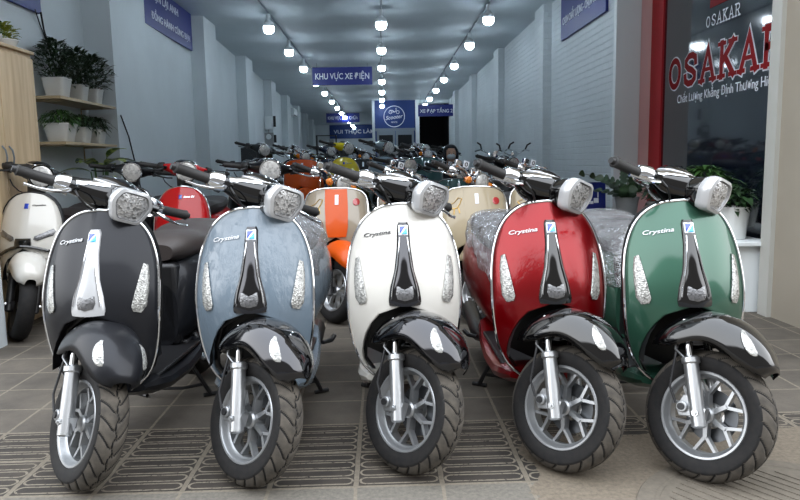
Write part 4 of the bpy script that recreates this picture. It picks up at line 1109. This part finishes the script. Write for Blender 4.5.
# second row
place(pw, -2.42, 4.50, R(1), R(35), 'white scooter with black wheels beside the wooden cabinet', 'second row of scooters', rm('white_paint'))
place(pr, -2.16, 5.6, R(0), R(18), 'dark scooter with round headlight just behind the matte black one', 'second row of scooters', rm('black_paint'))
place(pr, -1.58, 5.2, R(2), R(20), 'bright red scooter with round headlight behind the matte black one', 'second row of scooters', rm('bright_red'))
place(pr, -.87, 4.95, R(0), R(12), 'black scooter with round headlight behind the grey-blue one', 'second row of scooters', rm('black_paint'))
place(pc, -.34, 4.78, R(0), R(38), 'orange and cream retro scooter between the blue and white scooters', 'second row of scooters', rm('greycream', 'orange', 'orange', 'seat_brown'))
place(pc, .20, 4.90, R(0), R(38), 'grey-cream retro scooter mostly hidden behind the white scooter', 'second row of scooters', rm('greycream'))
place(pc, .66, 4.60, R(0), R(38), 'cream retro scooter between the white and red scooters', 'second row of scooters', rm('cream'))
place(pc, 1.20, 4.85, R(0), R(38), 'cream retro scooter hidden behind the red scooter', 'second row of scooters', rm('cream'))
cols = {
    7.0: [(-1.40, 'black_paint'), (.26, 'navy'), (.80, 'teal'), (1.34, 'black_paint')],
    8.85: [(-1.62, 'black_paint'), (-1.04, 'orange'), (-.49, 'yellow'), (.04, 'silverblue'), (.56, 'teal')],
    10.7: [(-1.4, 'black_paint'), (-.85, 'navy'), (-.3, 'black_paint'), (.16, 'maroon'), (.66, 'grey_paint')],
    12.7: [(-1.5, 'black_paint'), (-.95, 'grey_paint'), (-.4, 'black_paint'), (.15, 'navy'), (.65, 'black_paint'), (1.3, 'teal')],
    14.7: [(-1.6, 'navy'), (-1.0, 'black_paint'), (-.4, 'black_paint'), (.2, 'black_paint'), (.8, 'grey_paint'), (1.4, 'black_paint')]}
cname = dict(black_paint='black', navy='navy', teal='teal', orange='orange', yellow='yellow', silverblue='pale blue', grey_paint='grey', maroon='dark red')
rname = {7.0: 'third row', 8.85: 'fourth row', 10.7: 'fifth row', 12.7: 'sixth row', 14.7: 'last row'}
ordn = ['first', 'second', 'third', 'fourth', 'fifth', 'sixth', 'seventh', 'eighth']
rnd = random.Random(3)
for y, L in cols.items():
    for i, (x, cname_) in enumerate(L):
        z = PLAT if y > YP-.3 else 0
        sd = 'from left'
        place(pr if (i+int(y)) % 3 else pc, x, y+rnd.uniform(-.12, .12), R(rnd.uniform(-2, 2)), R(rnd.uniform(24, 38)), '%s scooter, %s from the left in the %s of scooters inside the shop' % (cname[cname_], ordn[i], rname[y]), '%s of scooters' % rname[y], rm(cname_), z)
# electric bicycles along the right wall
def ebike(lab, x, y, z):
    t = thing('electric_bicycle', lab, 'bicycle', (x, y, z), 0, 'electric bicycles by the right wall')
    for nm, yy in (('front_wheel', 0), ('rear_wheel', 1.05)):
        w = MB().lathe([(-.018, .20), (-.02, .235), (0, .25), (.02, .235), (.018, .20)], (0, yy, .25), 'X', 32, closed=True).build(nm, M['tyre'], t)
        mb = MB()
        for k in range(6): a = 2*PI*k/6; mb.cyl((0, yy, .25), (0, yy+.205*math.cos(a), .25+.205*math.sin(a)), .007, seg=6)
        mb.cyl((-.05, yy, .25), (.05, yy, .25), .03); mb.build('spokes', M['satin_silver'], w)
    MB().tube([(-.05, 0, .25), (-.05, .10, .6), (0, .13, .68), (0, .22, .98)], .018, 8).build('fork', M['black_plastic'], t)
    mb = MB().tube([(0, .16, .80), (0, .30, .40), (0, .62, .34), (0, 1.05, .25)], .026, 8); mb.tube([(0, .62, .34), (0, .78, .85)], .020, 8); mb.build('frame', M['black_plastic'], t)
    MB().box((0, .80, .88), (.18, .28, .07)).build('saddle', M['seat_black'], t, bevel=.03)
    MB().tube([(-.28, .30, 1.03), (-.20, .24, 1.05), (-.06, .20, .97), (.06, .20, .97), (.20, .24, 1.05), (.28, .30, 1.03)], .013, 8).build('handlebar', M['chrome'], t)
    for sx in (-1, 1):
        MB().tube([(sx*.20, .20, 1.06), (sx*.22, .16, 1.12), (sx*.27, .14, 1.15)], [.014, .012, .012], 8).build('brake_lever', M['black_plastic'], t)
    MB().lathe([(.05, 0), (.04, .04), (-.02, .055), (-.03, .05), (-.034, 0)], (0, .10, .98), 'Y', 16).build('headlight', M['chrome'], t)
ebike('black electric bicycle with raised levers, nearest to the brick wall', 2.08, 10.6, PLAT)
ebike('black electric bicycle with raised levers, nearer and left of the other', 1.68, 9.9, PLAT)

# ------------------------------------------------------------------ the person
def skin_obj(name, pts, edges, radii, mat, parent, root=0, sub=2):
    me = bpy.data.meshes.new(name); me.from_pydata(pts, edges, []); o = bpy.data.objects.new(name, me); COL.objects.link(o); o.parent = parent
    m_ = o.modifiers.new('skin', 'SKIN')
    if not me.skin_vertices: me.attributes
    for i, v in enumerate(me.skin_vertices[0].data):
        v.radius = radii[i] if isinstance(radii[i], tuple) else (radii[i], radii[i]); v.use_root = (i == root)
    m2 = o.modifiers.new('sub', 'SUBSURF'); m2.levels = sub; m2.render_levels = sub
    dg = bpy.context.evaluated_depsgraph_get(); dg.update()
    m3 = bpy.data.meshes.new_from_object(o.evaluated_get(dg)); o.modifiers.clear(); o.data = m3; m3.name = name
    m3.materials.clear(); m3.materials.append(mat)
    m3.polygons.foreach_set('use_smooth', [True]*len(m3.polygons)); return o
M['skin'] = solid('skin', (190, 150, 128), .5); M['cloth_black'] = solid('black_cloth', (20, 22, 28), .85, nscale=90, nbump=.2); M['mask'] = solid('pale_face_mask', (196, 206, 214), .8); M['hair'] = solid('black_hair', (14, 13, 14), .5)
pe = thing('person', 'person in a black hooded top and pale face mask sitting by the dark passage', 'person', (1.14, 11.2, PLAT))
def skinmesh(me):
    pass
# seated body, facing -Y; one continuous surface
pts = [(0, .10, .50), (0, .10, .62), (0, .08, .76), (0, .05, .83), (0, .03, .90), (0, .01, .955), (0, .0, 1.01), (0, .0, 1.06),
       (-.17, .06, .79), (-.22, .04, .62), (-.17, -.14, .52), (-.12, -.26, .54), (.17, .06, .79), (.22, .04, .62), (.17, -.14, .52), (.12, -.26, .54),
       (-.09, .05, .48), (-.12, -.36, .50), (-.12, -.38, .10), (-.12, -.50, .04), (.09, .05, .48), (.12, -.36, .50), (.12, -.38, .10), (.12, -.50, .04)]
ed = [(0, 1), (1, 2), (2, 3), (3, 4), (4, 5), (5, 6), (6, 7), (3, 8), (8, 9), (9, 10), (10, 11), (3, 12), (12, 13), (13, 14), (14, 15), (0, 16), (16, 17), (17, 18), (18, 19), (0, 20), (20, 21), (21, 22), (22, 23)]
rad = [(.15, .12), (.14, .11), (.16, .11), .09, .052, .075, .092, .07, .062, .05, .038, .028, .062, .05, .038, .028, .085, .062, .045, .035, .085, .062, .045, .035]
body = skin_obj('body', pts, ed, rad, M['skin'], pe)
# hands with five fingers resting on the knees
for sx in (-1, 1):
    hp = [(sx*.12, -.26, .54), (sx*.118, -.31, .555), (sx*.117, -.335, .558)]; he = [(0, 1), (1, 2)]; hr = [(.024, .02), (.030, .016), (.032, .013)]
    for k, (dx, ln) in enumerate(((-.027, .055), (-.009, .066), (.009, .070), (.026, .062))):
        i = len(hp); hp += [(sx*.117+dx, -.345, .560), (sx*.117+dx*1.15, -.345-ln*.55, .560), (sx*.117+dx*1.2, -.345-ln, .540)]; he += [(2, i), (i, i+1), (i+1, i+2)]; hr += [.009, .0085, .007]
    i = len(hp); hp += [(sx*.117-sx*.035, -.30, .555), (sx*.117-sx*.052, -.325, .552), (sx*.117-sx*.056, -.35, .545)]; he += [(1, i), (i, i+1), (i+1, i+2)]; hr += [.010, .009, .008]
    skin_obj('hand', hp, he, hr, M['skin'], pe, sub=1)
cp = [(0, .10, .46), (0, .10, .62), (0, .08, .76), (0, .05, .84), (-.17, .06, .79), (-.22, .04, .62), (-.17, -.14, .525), (-.13, -.23, .535), (.17, .06, .79), (.22, .04, .62), (.17, -.14, .525), (.13, -.23, .535)]
skin_obj('hooded_top', cp, [(0, 1), (1, 2), (2, 3), (3, 4), (4, 5), (5, 6), (6, 7), (3, 8), (8, 9), (9, 10), (10, 11)], [(.175, .14), (.165, .13), (.185, .13), .10, .08, .066, .052, .044, .08, .066, .052, .044], M['cloth_black'], pe)
tp = [(0, .10, .49), (-.09, .05, .48), (-.12, -.36, .50), (-.12, -.38, .12), (.09, .05, .48), (.12, -.36, .50), (.12, -.38, .12)]
skin_obj('trousers', tp, [(0, 1), (1, 2), (2, 3), (0, 4), (4, 5), (5, 6)], [(.165, .13), .10, .078, .062, .10, .078, .062], M['cloth_black'], pe)
for sx in (-1, 1):
    L = [[(sx*.12+w*math.cos(a), -.44+ll*math.sin(a), z) for a in [2*PI*k/18 for k in range(18)]] for w, ll, z in ((.042, .115, .002), (.046, .12, .02), (.040, .10, .055), (.034, .06, .09))]
    MB().loft(L).build('shoe', M['black_plastic'], pe)
# hood, hair, eyes, mask
def ell(c, r, T=None, seg=24, rings=14, cut=None):
    mb = MB(); P = []
    for i in range(rings+1):
        th = PI*i/rings; P.append([(c[0]+r[0]*math.sin(th)*math.cos(2*PI*k/seg), c[1]+r[1]*math.sin(th)*math.sin(2*PI*k/seg), c[2]+r[2]*math.cos(th)) for k in range(seg)])
    mb.grid(P, cv=True)
    if cut:
        fs = []
        for f in mb.f:
            q = sum((Vector(mb.v[i]) for i in f), Vector())/len(f)
            if not cut(q): fs.append(f)
        mb.f = fs; mb.mi = [0]*len(fs)
    return mb
hd = ell((0, .0, 1.005), (.086, .10, .125)); hd.build('head', M['skin'], pe, merge=.0005)
ell((0, .035, 1.0), (.135, .135, .165), cut=lambda q: q.y < -.02 and abs(q.x) < .088 and .87 < q.z < 1.10).build('hood', M['cloth_black'], pe, merge=.0005, thick=.012)
ell((0, .012, 1.02), (.094, .104, .122), cut=lambda q: q.y < -.045 and q.z < 1.085).build('hair', M['hair'], pe, merge=.0005)
ell((0, -.008, .972), (.076, .110, .066), cut=lambda q: q.y > -.02).build('face_mask', M['mask'], pe, merge=.0005, thick=.004)
for sx in (-1, 1):
    ell((sx*.033, -.087, 1.015), (.014, .009, .007)).build('eye', M['hair'], pe, merge=.0005)
    MB().tube([(sx*.018, -.098, 1.034), (sx*.034, -.096, 1.039), (sx*.052, -.086, 1.033)], .003, 6).build('eyebrow', M['hair'], pe)
MB().tube([(0, -.092, 1.02), (0, -.108, .995)], [.008, .013], 8).build('nose', M['skin'], pe)
st = thing('stool', 'small dark stool the seated person sits on', 'stool', (1.14, 11.3, PLAT))
MB().lathe([(.36, 0), (.36, .15), (.355, .16), (.345, .15), (.345, 0)], (0, 0, 0), 'Z', 24).build('seat', M['black_plastic'], st)
for a in (.8, 2.35, 3.9, 5.5): MB().cyl((.12*math.cos(a), .12*math.sin(a), .345), (.16*math.cos(a), .16*math.sin(a), 0), .013, seg=8).build('leg', M['alu'], st)

# ------------------------------------------------------------------ tidy up prototypes
def kill(o):
    for c in list(o.children): kill(c)
    bpy.data.objects.remove(o)
for o in (pm, pc, pr, pw, lp): kill(o)
for o in SC.objects:
    if '_s' in o: del o['_s']

# ------------------------------------------------------------------ camera, sky
cam = bpy.data.cameras.new('camera'); co = bpy.data.objects.new('camera', cam); COL.objects.link(co)
cam.sensor_width = 36; cam.lens = 680/800*36; cam.clip_end = 200
yaw = math.atan(17/680); pitch = math.atan(88/680); roll = .018
co.matrix_world = Matrix.Translation((0, 0, 1.13)) @ Matrix.Rotation(-yaw, 4, 'Z') @ Matrix.Rotation(PI/2-pitch, 4, 'X') @ Matrix.Rotation(-roll, 4, 'Z')
SC.camera = co
w = bpy.data.worlds.new('overcast'); SC.world = w; w.use_nodes = True; nt = w.node_tree
bg = nt.nodes['Background']; tc = nt.nodes.new('ShaderNodeTexCoord'); sp = nt.nodes.new('ShaderNodeSeparateXYZ'); nt.links.new(tc.outputs['Generated'], sp.inputs[0])
def mth(op, a, b_=None, clamp=False):
    n = nt.nodes.new('ShaderNodeMath'); n.operation = op; n.use_clamp = clamp
    for i, v in enumerate((a, b_)):
        if v is None: continue
        if isinstance(v, (int, float)): n.inputs[i].default_value = v
        else: nt.links.new(v, n.inputs[i])
    return n.outputs[0]
# overcast sky above a street: the house fronts across the road stand up to about 30 degrees, the street is open to both sides
sky = ramp(nt, sp.outputs[2], [(.0, (.32, .32, .32)), (.25, (.90, .92, .94)), (1, (.86, .92, 1.0))])
house = mth('MULTIPLY', mth('SUBTRACT', mth('MULTIPLY', mth('MAXIMUM', mth('SUBTRACT', mth('MULTIPLY', sp.outputs[1], -1.0), .25), 0), 1.25), sp.outputs[2]), 14, True)
mx = nt.nodes.new('ShaderNodeMix'); mx.data_type = 'RGBA'; nt.links.new(house, mx.inputs[0]); nt.links.new(sky.outputs[0], mx.inputs[6]); mx.inputs[7].default_value = (.07, .068, .066, 1)
low = mth('MULTIPLY', sp.outputs[2], -30.0, True)
my = nt.nodes.new('ShaderNodeMix'); my.data_type = 'RGBA'; nt.links.new(low, my.inputs[0]); nt.links.new(mx.outputs[2], my.inputs[6]); my.inputs[7].default_value = (.08, .078, .075, 1)
nt.links.new(my.outputs[2], bg.inputs['Color']); bg.inputs['Strength'].default_value = SKY
SC.view_settings.view_transform = 'Standard'; SC.view_settings.look = 'None'; SC.view_settings.exposure = EXPO; SC.view_settings.gamma = 1
SC.view_settings.use_curve_mapping = False
